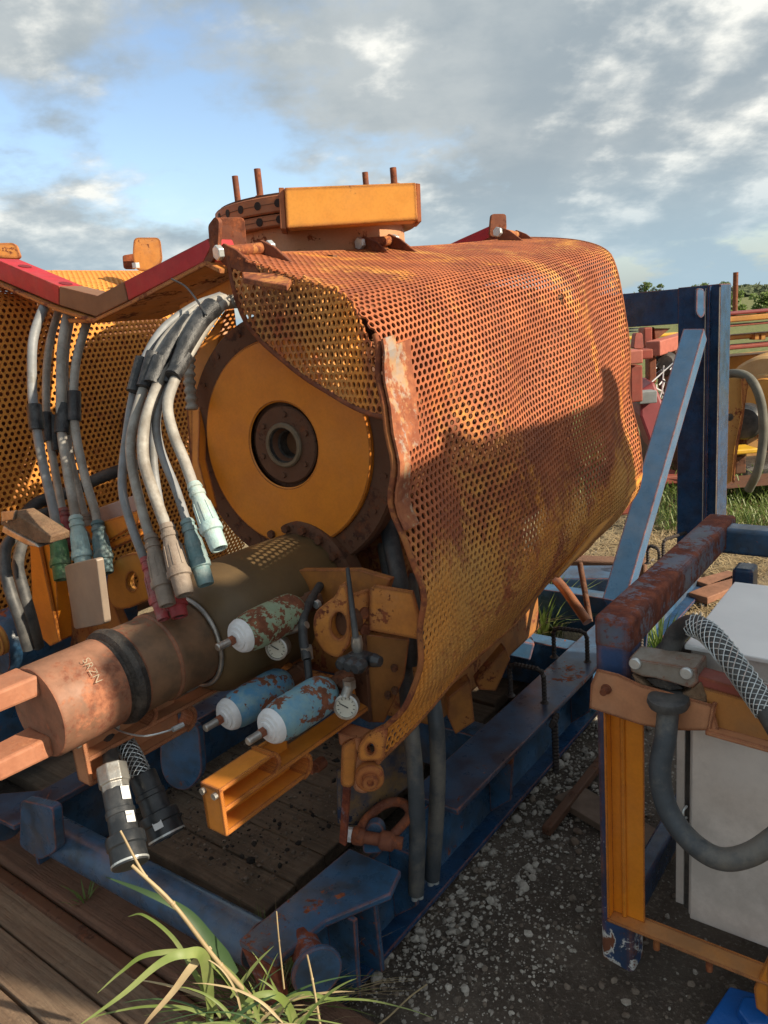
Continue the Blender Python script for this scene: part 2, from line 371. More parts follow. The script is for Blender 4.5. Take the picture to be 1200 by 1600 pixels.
M['dry'] = mat_leaf('dry_stem', (.46, .36, .20), (.33, .24, .13), .15)
M['tree_leaf'] = mat_leaf('tree_foliage', (.085, .135, .03), (.13, .18, .045), .3)
M['bush_leaf'] = mat_leaf('bush_foliage', (.15, .22, .04), (.10, .16, .03), .3)
M['bark'] = plain('bark', (.12, .09, .065), .9)
M['red_dark'] = plain('shaded_red_paint', (.22,.008,.014), .6)  # red paint darkened, the arm holes' shade put into the colour
M['hole'] = plain('dark_socket', (.02,.010,.007), .8)
M['orange_bright'] = paint('sunlit_amber_paint', (.74,.32,.05), .16, 5, .45, .012, (.68,.28,.04), .15)  # orange lightened, sunlight put into the colour
M['conn_teal2'] = plain('pale_teal_connector', (.17, .30, .32), .6, 0, .4, 26, .0015, (.36,.40,.38), .7)  # lighter copy of the teal connector colour
M['post_blue'] = paint('scraped_blue_post', (.035,.08,.20), .50, 3.2, .42, .014, (.035,.055,.10), .5, (.22,.20,.18), ra=(.10,.035,.02), rb=(.30,.12,.07), soft=.05, streak=(1,1,.5))
M['orange_shelf'] = paint('dusty_orange_shelf', (.56,.22,.045), .30, 4, .5, .006, (.40,.17,.05), .5, (.30,.20,.12))
M['orange_dull'] = paint('dull_orange_channel', (.46,.19,.045), .25, 5, .5, .006, (.36,.16,.05), .45, (.22,.15,.09))
M['clamp_rust'] = paint('grey_clamp_steel', (.26,.235,.20), .50, 12, .6, .006, (.20,.16,.12), .4, soft=.08)
M['stainless_top'] = plain('pale_lid', (.78,.78,.77), .42, .15, .06, 5, .0002)  # pale sky reflection put into the lid's colour
M['redbrown_light'] = paint('faded_red_oxide', (.42,.13,.09), .28, 6, .6, 0, (.34,.10,.07), .3)
M['red_hood'] = plain('dusty_red_cover', (.22,.025,.03), .6, 0, .3, 3)
M['dark_red'] = plain('dark_red_rail', (.22,.03,.03), .6, 0, .3, 3)
M['roller_paint'] = paint('cream_roller_paint', (.52,.32,.12), .2, 4, .5, 0, (.42,.24,.08), .4)
M['ochre_rust'] = paint('rusting_ochre', (.46,.24,.06), .45, 4, .6, 0, (.40,.19,.05), .4)
M['hose_dusty'] = plain('dusty_hose', (.14,.135,.11), .7, 0, .4, 8, .001)
M['copper'] = plain('copper_rust_pipe', (.42,.17,.08), .4, .4, .4, 12)
M['plank_red'] = plain('reddish_wood', (.30,.14,.08), .8, 0, .4, 9, .002)
M['far_leaf'] = plain('far_foliage', (.075,.10,.045), .9, 0, .4, .3, 0)
M['leaf_bright'] = mat_leaf('pale_green_blade', (.34,.40,.14), (.22,.30,.08))
M['leaf_dark'] = mat_leaf('dark_green_blade', (.065,.13,.045), (.05,.10,.04))


def mat_post():
    """blue tube paint, worn through to white primer and rust near its foot"""
    m_ = M['post_blue']; nt = m_.node_tree; b = [x for x in nt.nodes if x.type == 'BSDF_PRINCIPLED'][0]
    n = NB(nt); src = b.inputs['Base Color'].links[0].from_socket
    sp = n.N.new('ShaderNodeSeparateXYZ'); n.L.new(n.pos, sp.inputs[0])
    lo = n.rng(sp.outputs[2], .34, .05, 0, .16)
    k = n.mth('ADD', n.noise(16, 9, .68, .4, stretch=(1,1,.7)), lo)
    c = n.mix(n.rng(k, .645, .665), src, (.62,.60,.56)); c = n.mix(n.rng(k, .70, .72), c, (.20,.075,.04))
    nt.links.new(c, b.inputs['Base Color'])
mat_post()
M['case'] = paint('dark_brown_casing', (.21,.090,.035), .4, 4, .7, 0, (.15,.06,.025), .4, (.05,.035,.025), ra=(.06,.022,.012), rb=(.14,.05,.022))
M['tool_joint'] = paint('sunlit_pink_rusting_steel', (.31, .15, .090), .52, 6, .6, .006, (.20,.10,.06), .8, (.15,.09,.06), ra=(.17,.06,.035), rb=(.42,.17,.09), soft=.10)  # rusty steel, the sun's pink on this end put into the colour

def mat_stones(name, cols):
    m_, nt, b = node_mat(name); n = NB(nt); r = n.geo.outputs['Random Per Island']
    c = n.mix(n.rng(r, 0, .5, 0, 1, False), cols[0], cols[1]); c = n.mix(n.rng(r, .5, 1, 0, 1, False), c, cols[2])
    c = n.mix(n.rng(n.noise(60, 6, .7), .4, .7, 0, .5), c, (.12,.10,.08)); nt.links.new(c, b.inputs['Base Color'])
    b.inputs['Roughness'].default_value = .9; n.bump(n.noise(140, 5, .6), .003, b); return m_
M['pebbles'] = mat_stones('mixed_grey_pebbles', ((.20,.175,.145), (.50,.46,.40), (.33,.295,.25)))
M['pebbles_brown'] = mat_stones('mixed_brown_pebbles', ((.09,.07,.055), (.24,.19,.145), (.15,.115,.09)))
# ================================================================ the ground
P0 = G(430, 1430, .28)
def ground_h(x, y):
        if y > 11 or abs(x) > 6: return -.02
        z = noise.fractal(V((x*.9, y*.9, 0)), .9, 2.0, 5)*.035 + noise.fractal(V((x*7, y*7, 3)), .8, 2.0, 4)*.009
        k = V((x, y, 0)) - P0; a = k.dot(W)
        return z - .03 + .035*math.exp(-((a+.40)/.20)**2)*(1 if y > 1.0 else 0)
def ground():
    h = ground_h
    n = 250; vs_, fs = [], []
    xs = [-4.5 + 9.5*i/n for i in range(n+1)]; ys = [-.4 + 9.5*j/n for j in range(n+1)]
    xs = [-1500, -300, -60, -15] + xs + [15, 60, 300, 1500]; ys = [-300, -60, -8] + ys + [14, 30, 90, 300, 1500]
    nx = len(xs)
    for y in ys:
        for x in xs: vs_.append((x, y, h(x, y)))
    for j in range(len(ys)-1):
        for i in range(nx-1): fs.append((j*nx+i, j*nx+i+1, (j+1)*nx+i+1, (j+1)*nx+i))
    mb = MB(); mb.v = [V(a) for a in vs_]; mb.f = fs
    o = obj('ground', mb, M['ground'], None, smooth=60, fix=False, kind='structure')
    return o
ground()
def scatter_stones(name, n, pick, smin, smax, mat, seed, flat=.65):
    rnd = random.Random(seed); mb = MB()
    bm = bmesh.new(); bmesh.ops.create_icosphere(bm, subdivisions=1, radius=1); bv = [v.co.copy() for v in bm.verts]; bf = [tuple(v.index for v in f.verts) for f in bm.faces]; bm.free()
    for i in range(n):
        c = pick(rnd)
        if c is None: continue
        s = smin*(smax/smin)**(rnd.random()**2.2)
        R = Matrix.Rotation(rnd.random()*6.3, 3, 'Z') @ Matrix.Rotation(rnd.random()*.8, 3, 'X')
        sc = V((s*(.7+.6*rnd.random()), s*(.6+.5*rnd.random()), s*flat*(.6+.6*rnd.random())))
        mb.add([c + V((0,0,s*.25)) + R @ V([q[k]*sc[k]*(.72+.5*rnd.random()) for k in range(3)]) for q in bv], bf)
    return obj(name, mb, mat, kind='stuff')
RA = G(430, 1430, 0)            # a ground point under the near end of the skid's right rail
def gnear(rnd, lo=.02, hi=.5, tmin=-.2, tmax=2.4, pw=1.6):
    t = tmin + (tmax-tmin)*rnd.random(); a = lo + (hi-lo)*rnd.random()**pw
    p = V((RA.x, RA.y, 0)) + u*t - W*(a+.16); p.z = ground_h(p.x, p.y); return p
scatter_stones('gravel', 3200, lambda r: gnear(r, -.02, .42, .0, 2.4, 1.5), .003, .017, M['pebbles'], 3)
scatter_stones('gravel', 9000, lambda r: gnear(r, -.02, .62, -.15, 2.5, 1.2), .0018, .008, M['pebbles'], 13)
scatter_stones('gravel', 350, lambda r: gnear(r, .1, 1.3, -.9, 1.2, 1.0), .003, .013, M['pebbles'], 14)
scatter_stones('gravel', 5200, lambda r: gnear(r, .0, 1.3, -.9, 3.0, 1.1), .002, .014, M['pebbles_brown'], 4)
scatter_stones('gravel', 700, lambda r: V((1.9+r.gauss(0,.7), 3.3+r.gauss(0,.8), 0)), .006, .02, M['pebbles'], 5)
scatter_stones('debris', 2600, lambda r: RA + W*(.05+.85*r.random()) + u*(-.0+1.3*r.random()**1.2) + V((0,0,.053)), .0015, .008, M['pebbles_brown'], 16)
scatter_stones('debris', 500, lambda r: RA + W*(.05+.85*r.random()) + u*(-.0+1.1*r.random()**1.3) + V((0,0,.075)), .003, .016, plain('oily_crumbs', (.02,.016,.013), .9), 6)

# larger stones one can pick out along the skid
stone_bm = bmesh.new(); bmesh.ops.create_icosphere(stone_bm, subdivisions=2, radius=1)
sme = []
for k in range(4):
    mb = MB(); rr = random.Random(40+k)
    planes = [(V((rr.gauss(0,1), rr.gauss(0,1), rr.gauss(0,1))).normalized(), .6+.25*rr.random()) for _ in range(9)]
    for v_ in stone_bm.verts:
        q = v_.co.copy()
        for pn, pd in planes:
            e = q.dot(pn)-pd
            if e > 0: q -= pn*e
        mb.v.append(q)
    mb.f = [tuple(v_.index for v_ in f.verts) for f in stone_bm.faces]; sme.append(mb)
stone_src = []
STN = [(463,1.0)]
spots = [(735,926),(690,0)]
spx = [(817,847+0),(0,0)]
big = [(865,1143,.030),(873,1182,.026),(842,1160,.028),(838,1130,.03),(862,1118,.022),(884,1168,.02),(818,1186,.022),(800,1212,.028),(806,1262,.022),
       (830,1220,.028),(848,1205,.022),(816,1243,.018),(775,1225,.022),(786,1235,.024),(795,1250,.018),(752,1310,.016),(768,1322,.014),(880,1148,.018),
       (570,1456,.026,1),(706,1440,.014),(655,1443,.017),(588,1522,.022),(544,1501,.018),(553,1478,.014),(660,1470,.012),(727,1558,.014),
       (903,1290,.018,1),(898,1312,.019,1),(904,1330,.014,1),(540,1530,.010),(650,1515,.010),(582,1538,.014,1),(728,1472,.014)]
for i, e in enumerate(big):
    x, y, s = e[:3]; br = len(e) > 3
    k = i % 4
    g_ = G(x, y, .02); g_ = V((g_.x, g_.y, ground_h(g_.x, g_.y)+s*.3))
    if len([q for q in stone_src if q[0] == (k, br)]) == 0:
        o = obj('stone', sme[k], M['stone_brown' if br else 'stone']); stone_src.append(((k, br), o)); o.location = g_
    else:
        o = copy_obj([q[1] for q in stone_src if q[0] == (k, br)][0], 'stone', g_, (0,0,0), (1,1,1))
    rr = random.Random(i); o.scale = (s, s*(.7+.3*rr.random()), s*(.6+.2*rr.random())); o.rotation_euler = (rr.random()*.5, rr.random()*.5, rr.random()*6)
    tag(o, 'brown rounded stone lying on the dark dirt by the gravel' if br else 'pale angular limestone chunk lying in the gravel beside the blue skid', 'stone', 'brown stones on the dirt' if br else 'pale stones beside the blue skid')

# ================================================================ timber mats
def planks(name, label, base, d, side, n, wd, ln, off, gap, th, mat, top, start=0., seed=1, jit=.05):
    t = thing(name, label, 'mat', base); rnd = random.Random(seed)
    for i in range(n):
        a = base + side*(off + i*(wd+gap)) + d*(start + jit*rnd.random())
        c = a + d*(ln/2); c.z = top - th/2 - .006*rnd.random()
        b = obj('plank', MB().box(c, d, side, Z, ln, wd, th), mat, t, bevel=.006)
        b.rotation_euler = (0.006*rnd.uniform(-1,1), .006*rnd.uniform(-1,1), 0)
    return t
base = G(380, 1560, 0)
# boards in the lower left corner run along the pipe
mt = planks('timber_mat', 'weathered grey timber mat in the lower left corner beneath the brown board', base, W, -u, 7, .105, 2.6, .17, .007, .05, M['wood'], .035, -.55, 3)
bb = thing('brown_board', 'wide red brown board lying along the blue pipe of the skid', 'board', base + W*.6)
obj('plank', MB().box(base + W*.75 - u*.005 + V((0,0,.045)), W, u, Z, 2.6, .17, .045), M['wood_brown'], bb, bevel=.008)
obj('plank', MB().box(base + W*.75 - u*.115 + V((0,0,.030)), W, u, Z, 2.6, .035, .03), M['rust_dark'], bb, bevel=.006)
planks('timber_mat', 'dark oil stained timber mat under the blue skid frame', RA + W*(-.02), W, u, 13, .130, 1.9, .02, .004, .05, M['wood_dark'], .055, -.0, 5, .02)
planks('timber_mat', 'pale worn boards beside the left rail of the blue skid', RA + W*1.05 + u*.1, W, u, 8, .13, 1.4, .0, .01, .05, M['wood'], .06, 0, 8)
pl = thing('loose_board', 'flat tan board lying on the dirt behind the blue post', 'board', G(900, 1270, .02))
q = Pl((0,0,.03), Z)
obj('plank', MB().prism([q(865,1245), q(905,1225), q(1070,1320), q(1030,1345)], (0,0,-.025)), plain('tan_board', (.17,.11,.075), .8), pl, bevel=.003)

# ================================================================ blue skid
sk = thing('equipment_skid', 'navy blue steel skid frame carrying the rusty drilling machine', 'skid', RA + u*1.2 + W*.45)
RZ = .28
c0 = G(430, 1430, RZ)           # inner near corner of the right rail
def S(a, b, z=0.): return V((c0.x, c0.y, 0)) + u*a + W*b + V((0,0,z))      # skid coordinates: a along, b to the left
LEN = 3.35; WID = 1.02; RW = .165
# right rail: top flange, web, lower flange, near foot
obj('rail_flange', MB().box(S(LEN/2+.28, -RW/2, RZ-.009), u, W, Z, LEN-.56, RW, .018), M['blue_rail'], sk, bevel=.004)
foot = [S(-.10, .02, RZ), S(.28, .0, RZ), S(.28, -RW-.004, RZ), S(.20, -RW-.03, RZ), S(.05,-.115,RZ), S(-.10, -.10, RZ)]
obj('foot_plate', MB().prism(foot, (0,0,-.02)), M['blue_worn'], sk, bevel=.005)
obj('rail_web', MB().box(S(LEN/2, -.055, .135), u, W, Z, LEN, .02, .25), M['blue_worn'], sk)
obj('rail_web', MB().box(S(LEN/2+.3, -.012, .135), u, W, Z, LEN-.6, .012, .25), M['blue_worn'], sk)
obj('rail_foot_flange', MB().box(S(LEN/2, -.07, .02), u, W, Z, LEN, .10, .016), M['blue'], sk, bevel=.003)
for a in (.10, .36, .9, 1.55, 2.2):
    g_ = obj('stiffener', MB().prism([S(a, -.066, RZ-.02), S(a, -RW+.006, RZ-.02), S(a, -RW+.02, .10 if a > .3 else .02), S(a, -.066, .03)], u*.014), M['blue_worn'], sk, bevel=.003)
obj('end_plate', MB().prism([S(.17,-.06,RZ-.022), S(.17,-.165,RZ-.022), S(.19,-.150,.03), S(.19,-.06,.02)], u*.016), M['blue_worn'], sk, bevel=.004)
obj('corner_gusset', MB().prism([S(-.10,.015,RZ-.021), S(-.10,-.098,RZ-.021), S(-.07,-.075,.10), S(-.06,.0,.05)], u*.02), M['blue_rusty'], sk, bevel=.004)
# round hook disc sticking out near the ground
hc = P(493, 1513, 1.70); hd = (-W*1.0 - u*.55 + Z*.1).normalized()
obj('hook_pin', MB().lathe(hc - hd*.10, hd, [(0,.036),(.10,.036)], 20), M['blue_rusty'], sk, bevel=.003, smooth=40)
obj('hook_disc', MB().lathe(hc, hd, [(0,.058),(.016,.058)], 28), M['blue_worn'], sk, bevel=.004, smooth=40)
# near cross pipe and left end
pa, pb = P(402, 1476, 1.86), P(62, 1292, 2.33)
obj('cross_pipe', MB().tube([pa, pa.lerp(pb,.5), pb], .055, 28, 3), M['blue_worn'], sk, smooth=50)
lc = G(40, 1262, .27)
obj('left_rail', MB().bar(lc - u*.02 + V((0,0,-.012)), lc + u*1.9 + V((0,0,-.012)), .10, .022), M['blue_rail'], sk, bevel=.004)
obj('left_web', MB().bar(lc - u*.0 + V((0,0,-.14)), lc + u*1.9 + V((0,0,-.14)), .016, .23), M['blue_worn'], sk)
e = Pl(lc - u*.06, -u)
obj('corner_plate', MB().prism([e(x,y) for x, y in rp([(32,1250),(82,1262),(88,1330),(62,1345),(30,1322)], 8)], u*.03), M['blue_worn'], sk, bevel=.003)
obj('corner_plate', MB().prism([lc + W*.15 + V((0,0,.0)), lc + W*.02 + u*.1, lc - W*.06 + u*.02, lc - W*.06 - u*.07, lc + W*.12 - u*.08], (0,0,-.015)), M['blue_rail'], sk, bevel=.003)
obj('left_pipe', MB().tube([lc + W*.22 + V((0,0,-.07)) - u*.02, lc + W*.08 + V((0,0,-.07)) - u*.03], .052, 24, 1), M['blue_worn'], sk, smooth=50)
# inner cross beams
for a, z, hgt in ((1.02, .16, .17), (1.75, .17, .2), (2.35, .17, .2)):
    obj('cross_beam', MB().bar(S(a, 0, z), S(a, WID, z), .09, hgt), M['blue_worn'], sk, bevel=.006)
fl = Pl(P(282, 1180, 2.25), (-u*.9 - W*.3))
obj('end_stop', MB().prism([fl(x,y) for x, y in rp([(250,1138),(275,1128),(310,1132),(316,1210),(292,1238),(262,1228),(250,1200)], 14)], u*.02), M['blue_worn'], sk, bevel=.003)
tn = Pl(P(600, 1250, 2.05), (-u*.35 - W*.9))
obj('gusset_plate', MB().prism([tn(x,y) for x, y in [(534,1205),(640,1150),(645,1225),(560,1290),(536,1290)]], W*.02), paint('navy_showing_through_ochre', (.20,.115,.04), .45, 5, .6, .006, (.02,.035,.07), .6, ra=(.012,.02,.04), rb=(.02,.035,.075)), sk, bevel=.003)
# far goal post and its brace
pt, pbm = P(1095, 447, 4.02), S(LEN-.12, -.04, RZ)
ptop = S(LEN-.12, -.04, P(1095, 447, 4.02).z)
obj('post', MB().box(S(LEN-.12, -.10, (ptop.z+RZ)/2), u, W, Z, .17, .20, ptop.z-RZ), M['blue'], sk, bevel=.002)
obj('top_beam', MB().box(S(LEN-.12, .45, ptop.z-.092), u, W, Z, .16, .90, .175), M['blue'], sk, bevel=.002)
obj('post_edge', MB().box(S(LEN-.12-.10, -.155, (ptop.z+RZ)/2), u, W, Z, .03, .012, ptop.z-RZ-.01), M['blue'], sk)
obj('post_edge', MB().box(S(LEN-.12-.0, -.205, (ptop.z+RZ)/2), u, W, Z, .20, .008, ptop.z-RZ-.006), M['blue'], sk)
pe_ = plain('scuffed_bare_edge', (.42,.36,.30), .7)
for b_ in (-.142, -.204): obj('bare_edge', MB().box(S(LEN-.12-(.118 if b_ > -.2 else .103), b_, (ptop.z+RZ)/2), u, W, Z, .004, .004, ptop.z-RZ-.03), pe_, sk)
bt = P(1086, 522, 3.78); bq = P(962, 945, 3.36)
obj('brace', MB().bar(bt, bq, .10, .085, up=-u), M['blue_light'], sk, bevel=.003)
lg = Pl(P(1093, 470, 3.85), W)
obj('pad_eye', MB().prism([P(x, y, 3.86) for x, y in rp([(1086,450),(1099,452),(1099,492),(1093,498),(1085,490)], 5)], -W*.02-u*.05), M['blue_light'], sk, bevel=.003)
# rebar steps along the rail
def staple(p0, p1, hh, r=.0085):
    p0, p1 = V(p0), V(p1); d = (p1-p0).normalized(); k = .025
    pts = [p0, p0+Z*(hh-k), p0+Z*(hh-.3*k)+d*.3*k, p0+Z*hh+d*k, p1+Z*hh-d*k, p1+Z*(hh-.3*k)-d*.3*k, p1+Z*(hh-k), p1]
    dense = []
    for a, b in zip(pts, pts[1:]):
        m_ = max(1, int((b-a).length/.0065))
        dense += [a.lerp(b, i/m_) for i in range(m_)]
    dense.append(pts[-1]); mb = MB(); N_ = len(dense)
    # ribs: every other ring is thicker
    x = None
    n = 8; vs_, fs = [], []
    for k2, p in enumerate(dense):
        dd = (dense[min(k2+1,N_-1)]-dense[max(k2-1,0)]).normalized()
        x = dd.orthogonal().normalized() if x is None else (x-dd*x.dot(dd)).normalized(); y = dd.cross(x); rr = r*(1.18 if k2 % 2 else .88)
        vs_ += [p + (x*math.cos(2*math.pi*i/n)+y*math.sin(2*math.pi*i/n))*rr for i in range(n)]
    for k2 in range(N_-1): fs += [(k2*n+i, k2*n+(i+1) % n, (k2+1)*n+(i+1) % n, (k2+1)*n+i) for i in range(n)]
    return mb.add(vs_, fs)
rb = plain('dark_rebar', (.05, .038, .034), .6, .2, .4, 40, .001)
for (x0,y0,x1,y1,z) in ((798,1086,851,1098,.28),(866,1026,918,1034,.28),(1036,872,1076,858,.28),(1012,880,1030,886,.28)):
    a, b = G(x0,y0,z), G(x1,y1,z)
    obj('rebar_step', staple(a, b, .125 if x0 < 1000 else .10), rb, sk)
    for e_ in (a, b): obj('weld', MB().lathe(e_-V((0,0,.002)), Z, [(0,.018),(.006,.012)], 10), rb, sk, smooth=60)
# side step: low bar with rebar uprights
s0, s1 = S(.9, -RW-.10, .03), S(LEN-.5, -RW-.10, .03)
obj('side_step_bar', MB().bar(s0, s1, .030, .03), M['rust_dark'], sk, bevel=.004)
for a in (.62+.55, .62+1.0, .62+1.42):
    p = S(a, -RW+.012, RZ-.02)
    obj('rebar_upright', staple(S(a, -RW-.012, .06), S(a+.004, -RW-.012, .062), .20, .010), rb, sk)
# pad eye and shackle near the front of the rail
pe = Pl(P(580, 1302, 1.97), (-u*.9-W*.45).normalized())
obj('pad_eye', MB().prism([pe(x,y) for x, y in rp([(566,1335),(567,1300),(578,1286),(592,1286),(600,1296),(600,1333)], 9)], pe.n*-.026), M['blue_worn'], sk, bevel=.004)
# ---- shackle, a thing of its own
sh = thing('shackle', 'rusty bow shackle with white bolt head pinned through the blue pad eye', 'shackle', G(600, 1320, .28))
ax = (pe(632,1313)-pe(555,1300)).normalized()
pc0 = pe(583,1306) + pe.n*.01
obj('pin', MB().lathe(pc0 - ax*.052, ax, [(0,.016),(.13,.016)], 18), M['rust'], sh, smooth=40)
obj('bolt_head', MB().lathe(pc0 - ax*.072, ax, [(0,.019),(.02,.019)], 6), M['white'], sh, bevel=.002)
obj('boss', MB().lathe(pc0 - ax*.052, ax, [(0,.018),(.006,.023),(.026,.023),(.032,.018)], 20), M['rust'], sh, smooth=40)
obj('boss', MB().lathe(pc0 + ax*.018, ax, [(0,.018),(.006,.024),(.034,.024),(.04,.018)], 20), M['rust'], sh, smooth=40)
obj('pin_end', MB().lathe(pc0 + ax*.056, ax, [(0,.014),(.014,.014),(.018,.01)], 18), M['rust'], sh, smooth=40)
bk = (u*.8 + Z*.35).normalized()
obj('bow', MB().tube([pc0-ax*.038, pc0-ax*.042+bk*.05, pc0-ax*.02+bk*.10, pc0+ax*.02+bk*.112, pc0+ax*.055+bk*.085, pc0+ax*.05+bk*.04, pc0+ax*.038], .0125, 12, 6), M['rust'], sh, smooth=60)

# ================================================================ perforated sheets
def perf(name, fmap, inside, S_, T_, pitch, hr, mat, parent, th=.0045, n=12, skip=None):
    dy = pitch*math.sqrt(3)/2; cs = []
    j = 0
    while j*dy < T_:
        i0 = .5*(j % 2); i = 0
        while (i+i0)*pitch < S_:
            s_, t_ = (i+i0)*pitch, j*dy
            if inside(s_, t_) and not (skip and skip(s_, t_)): cs.append((s_, t_))
            i += 1
        j += 1
    C = np.array(cs); Nc = len(C); k = np.arange(n)
    ang = 2*np.pi*k/n
    ro_ = np.where(k % 2 == 0, pitch/2, pitch/math.sqrt(3)) if n == 12 else np.full(n, pitch/math.sqrt(3))
    if n == 6: ang = ang + math.pi/6
    O = C[:, None, :] + np.stack([np.cos(ang)*ro_, np.sin(ang)*ro_], -1)[None]
    I = C[:, None, :] + np.stack([np.cos(ang), np.sin(ang)], -1)[None]*hr
    O2 = O.reshape(-1, 2); key = np.round(O2/(pitch*.02)).astype(np.int64); kk = key[:,0]*1000003 + key[:,1]
    _, first, inv = np.unique(kk, return_index=True, return_inverse=True)
    OU = O2[first]; inv = inv.reshape(Nc, n); nO = len(OU)
    pts2 = np.vstack([OU, I.reshape(-1, 2)])
    p3 = fmap(pts2[:,0], pts2[:,1])
    ii = nO + np.arange(Nc*n).reshape(Nc, n)
    q = np.stack([inv, np.roll(inv, -1, 1), np.roll(ii, -1, 1), ii], -1).reshape(-1, 4)
    c = p3.mean(0); me = bpy.data.meshes.new(name)
    me.vertices.add(len(p3)); me.vertices.foreach_set('co', (p3-c).astype(np.float32).ravel())
    me.loops.add(len(q)*4); me.loops.foreach_set('vertex_index', q.astype(np.int32).ravel())
    me.polygons.add(len(q)); me.polygons.foreach_set('loop_start', np.arange(0, len(q)*4, 4, dtype=np.int32))
    me.update(calc_edges=True); me.validate()
    o = bpy.data.objects.new(name, me); COL.objects.link(o); me.materials.append(mat)
    me.polygons.foreach_set('use_smooth', [True]*len(me.polygons))
    c = V(c); WL[o] = c
    if parent is not None: o.parent = parent; o.location = c - WL[parent]
    else: o.location = c
    sl = o.modifiers.new('thickness', 'SOLIDIFY'); sl.thickness = th; sl.offset = 0
    es = o.modifiers.new('edges', 'EDGE_SPLIT'); es.split_angle = math.radians(50)
    return o
def resample(pts, m_=200):
    d = spline(pts, 12); L_ = [0]
    for a, b in zip(d, d[1:]): L_.append(L_[-1] + (b-a).length)
    tt = np.linspace(0, L_[-1], m_); A = np.array([list(p) for p in d])
    return np.stack([np.interp(tt, L_, A[:, k]) for k in range(3)], -1), L_[-1]
gu = thing('perforated_guard', 'large rusty orange perforated steel guard hinged on the near machine, bent and torn', 'guard', P(640, 1000, 1.8))
near = [(354,398,2.0),(445,428,1.87),(520,452,1.765),(556,474,1.715),(580,520,1.68),(597,600,1.675),(606,690,1.675),(616,770,1.675),(634,860,1.675),(655,950,1.68),(660,995,1.69),(645,1050,1.71),(618,1110,1.74),(598,1158,1.77),(592,1195,1.79)]
far  = [(822,371,3.35),(870,373,3.16),(915,379,2.97),(945,392,2.84),(957,415,2.79),(969,470,2.79),(978,540,2.80),(987,610,2.81),(995,665,2.83),(1001,705,2.85),(1005,735,2.87),(1002,765,2.92),(985,790,2.97),(965,805,3.0),(950,815,3.03)]
NP, LN = resample([P(*a) for a in near]); FP, LF = resample([P(*a) for a in far])
GL = 1.5
def gmap(s_, t_):
    a = np.clip(s_/GL, 0, 1)[:, None]; b = np.clip(t_/LN, 0, 1)*(len(NP)-1)
    i = np.clip(b.astype(int), 0, len(NP)-2); fr = (b-i)[:, None]
    A = NP[i]*(1-fr) + NP[i+1]*fr; B = FP[i]*(1-fr) + FP[i+1]*fr
    p = A*(1-a) + B*a
    bn = (t_/LN)
    out = np.array([-W.x, -W.y, 0.])
    bul = np.sin(np.pi*a[:,0])*(.035*np.exp(-((bn-.62)/.22)**2)) + .022*np.exp(-((a[:,0]-.30)/.12)**2-((bn-.55)/.10)**2) - .03*np.exp(-((a[:,0]-.18)/.08)**2-((bn-.60)/.16)**2) \
        + .007*np.sin(a[:,0]*17+bn*6)*np.cos(bn*13) + .012*np.exp(-((a[:,0]-.75)/.2)**2-((bn-.5)/.2)**2)
    n1 = np.sin(a[:,0]*9.3+bn*11+1.3)*np.cos(bn*17-a[:,0]*6)*.010 + np.sin(a[:,0]*23+bn*9)*np.sin(bn*31+.7)*.004
    lipw = np.exp(-(a[:,0]/.10)**2)*(bn > .30)*(np.sin(bn*37+.5)*.009 + np.sin(bn*71)*.004 + .007*np.sin(np.clip((bn-.78)/.22,0,1)*np.pi*1.6))
    bul = bul + n1*np.clip(bn*4-.6, 0, 1) + lipw
    p = p + out[None]*bul[:, None]
    sag = -.012*np.sin(np.pi*a[:,0])*np.exp(-(bn/.2)**2)
    p[:, 2] += sag
    return p
perf('perforated_sheet', gmap, lambda s_, t_: .008 < s_ < GL-.008 and .008 < t_ < LN-.008, GL, LN, .0187, .0067, M['perf'], gu,
     skip=lambda s_, t_: ((s_-.93)**2 + (t_-.67)**2*1.6 < .018**2))
def rim(fn, pts, r): return MB().tube([V(fn(np.array([a*1.]), np.array([b*1.]))[0]) for a, b in pts], r, 8, 1)
obj('edge_bar', rim(gmap, [(.004, LN*k/60) for k in range(22, 61)], .007), M['rust_orange'], gu, smooth=60)
obj('edge_bar', rim(gmap, [(GL*k/40, LN-.004) for k in range(41)], .006), M['orange'], gu, smooth=60)
obj('edge_bar', rim(gmap, [(GL-.004, LN*k/60) for k in range(61)], .005), M['rust_orange'], gu, smooth=60)
obj('edge_bar', rim(gmap, [(GL*k/40, .004) for k in range(41)], .005), M['rust_orange'], gu, smooth=60)
# turned lip along the lower far edge, sunlight put into its colour
lpl = Pl(P(1003,742,2.86), -W)
lip = MB().prism([lpl(x,y) for x, y in [(1005,738),(1003,751),(985,776),(950,818),(912,862),(874,903),(868,902),(905,856),(945,806),(975,770)]], W*.012)
for k in range(0):
    a0, a1 = GL*(.50+.5*k/30), GL*(.50+.5*(k+1)/30)
    q_ = []
    for a in (a0, a1):
        e0 = V(gmap(np.array([a]), np.array([LN*.80]))[0]); 
        wv = .055*min(1, (a/GL-.45)*2.2)
        q_.append((e0 - W*.004, e0 - W*.016 - Z*wv*.9 + u*.0))
    lip.add([q_[0][0], q_[1][0], q_[1][1], q_[0][1]], [(0,1,2,3)])
obj('turned_lip', lip, M['orange_bright'], gu, bevel=.002)
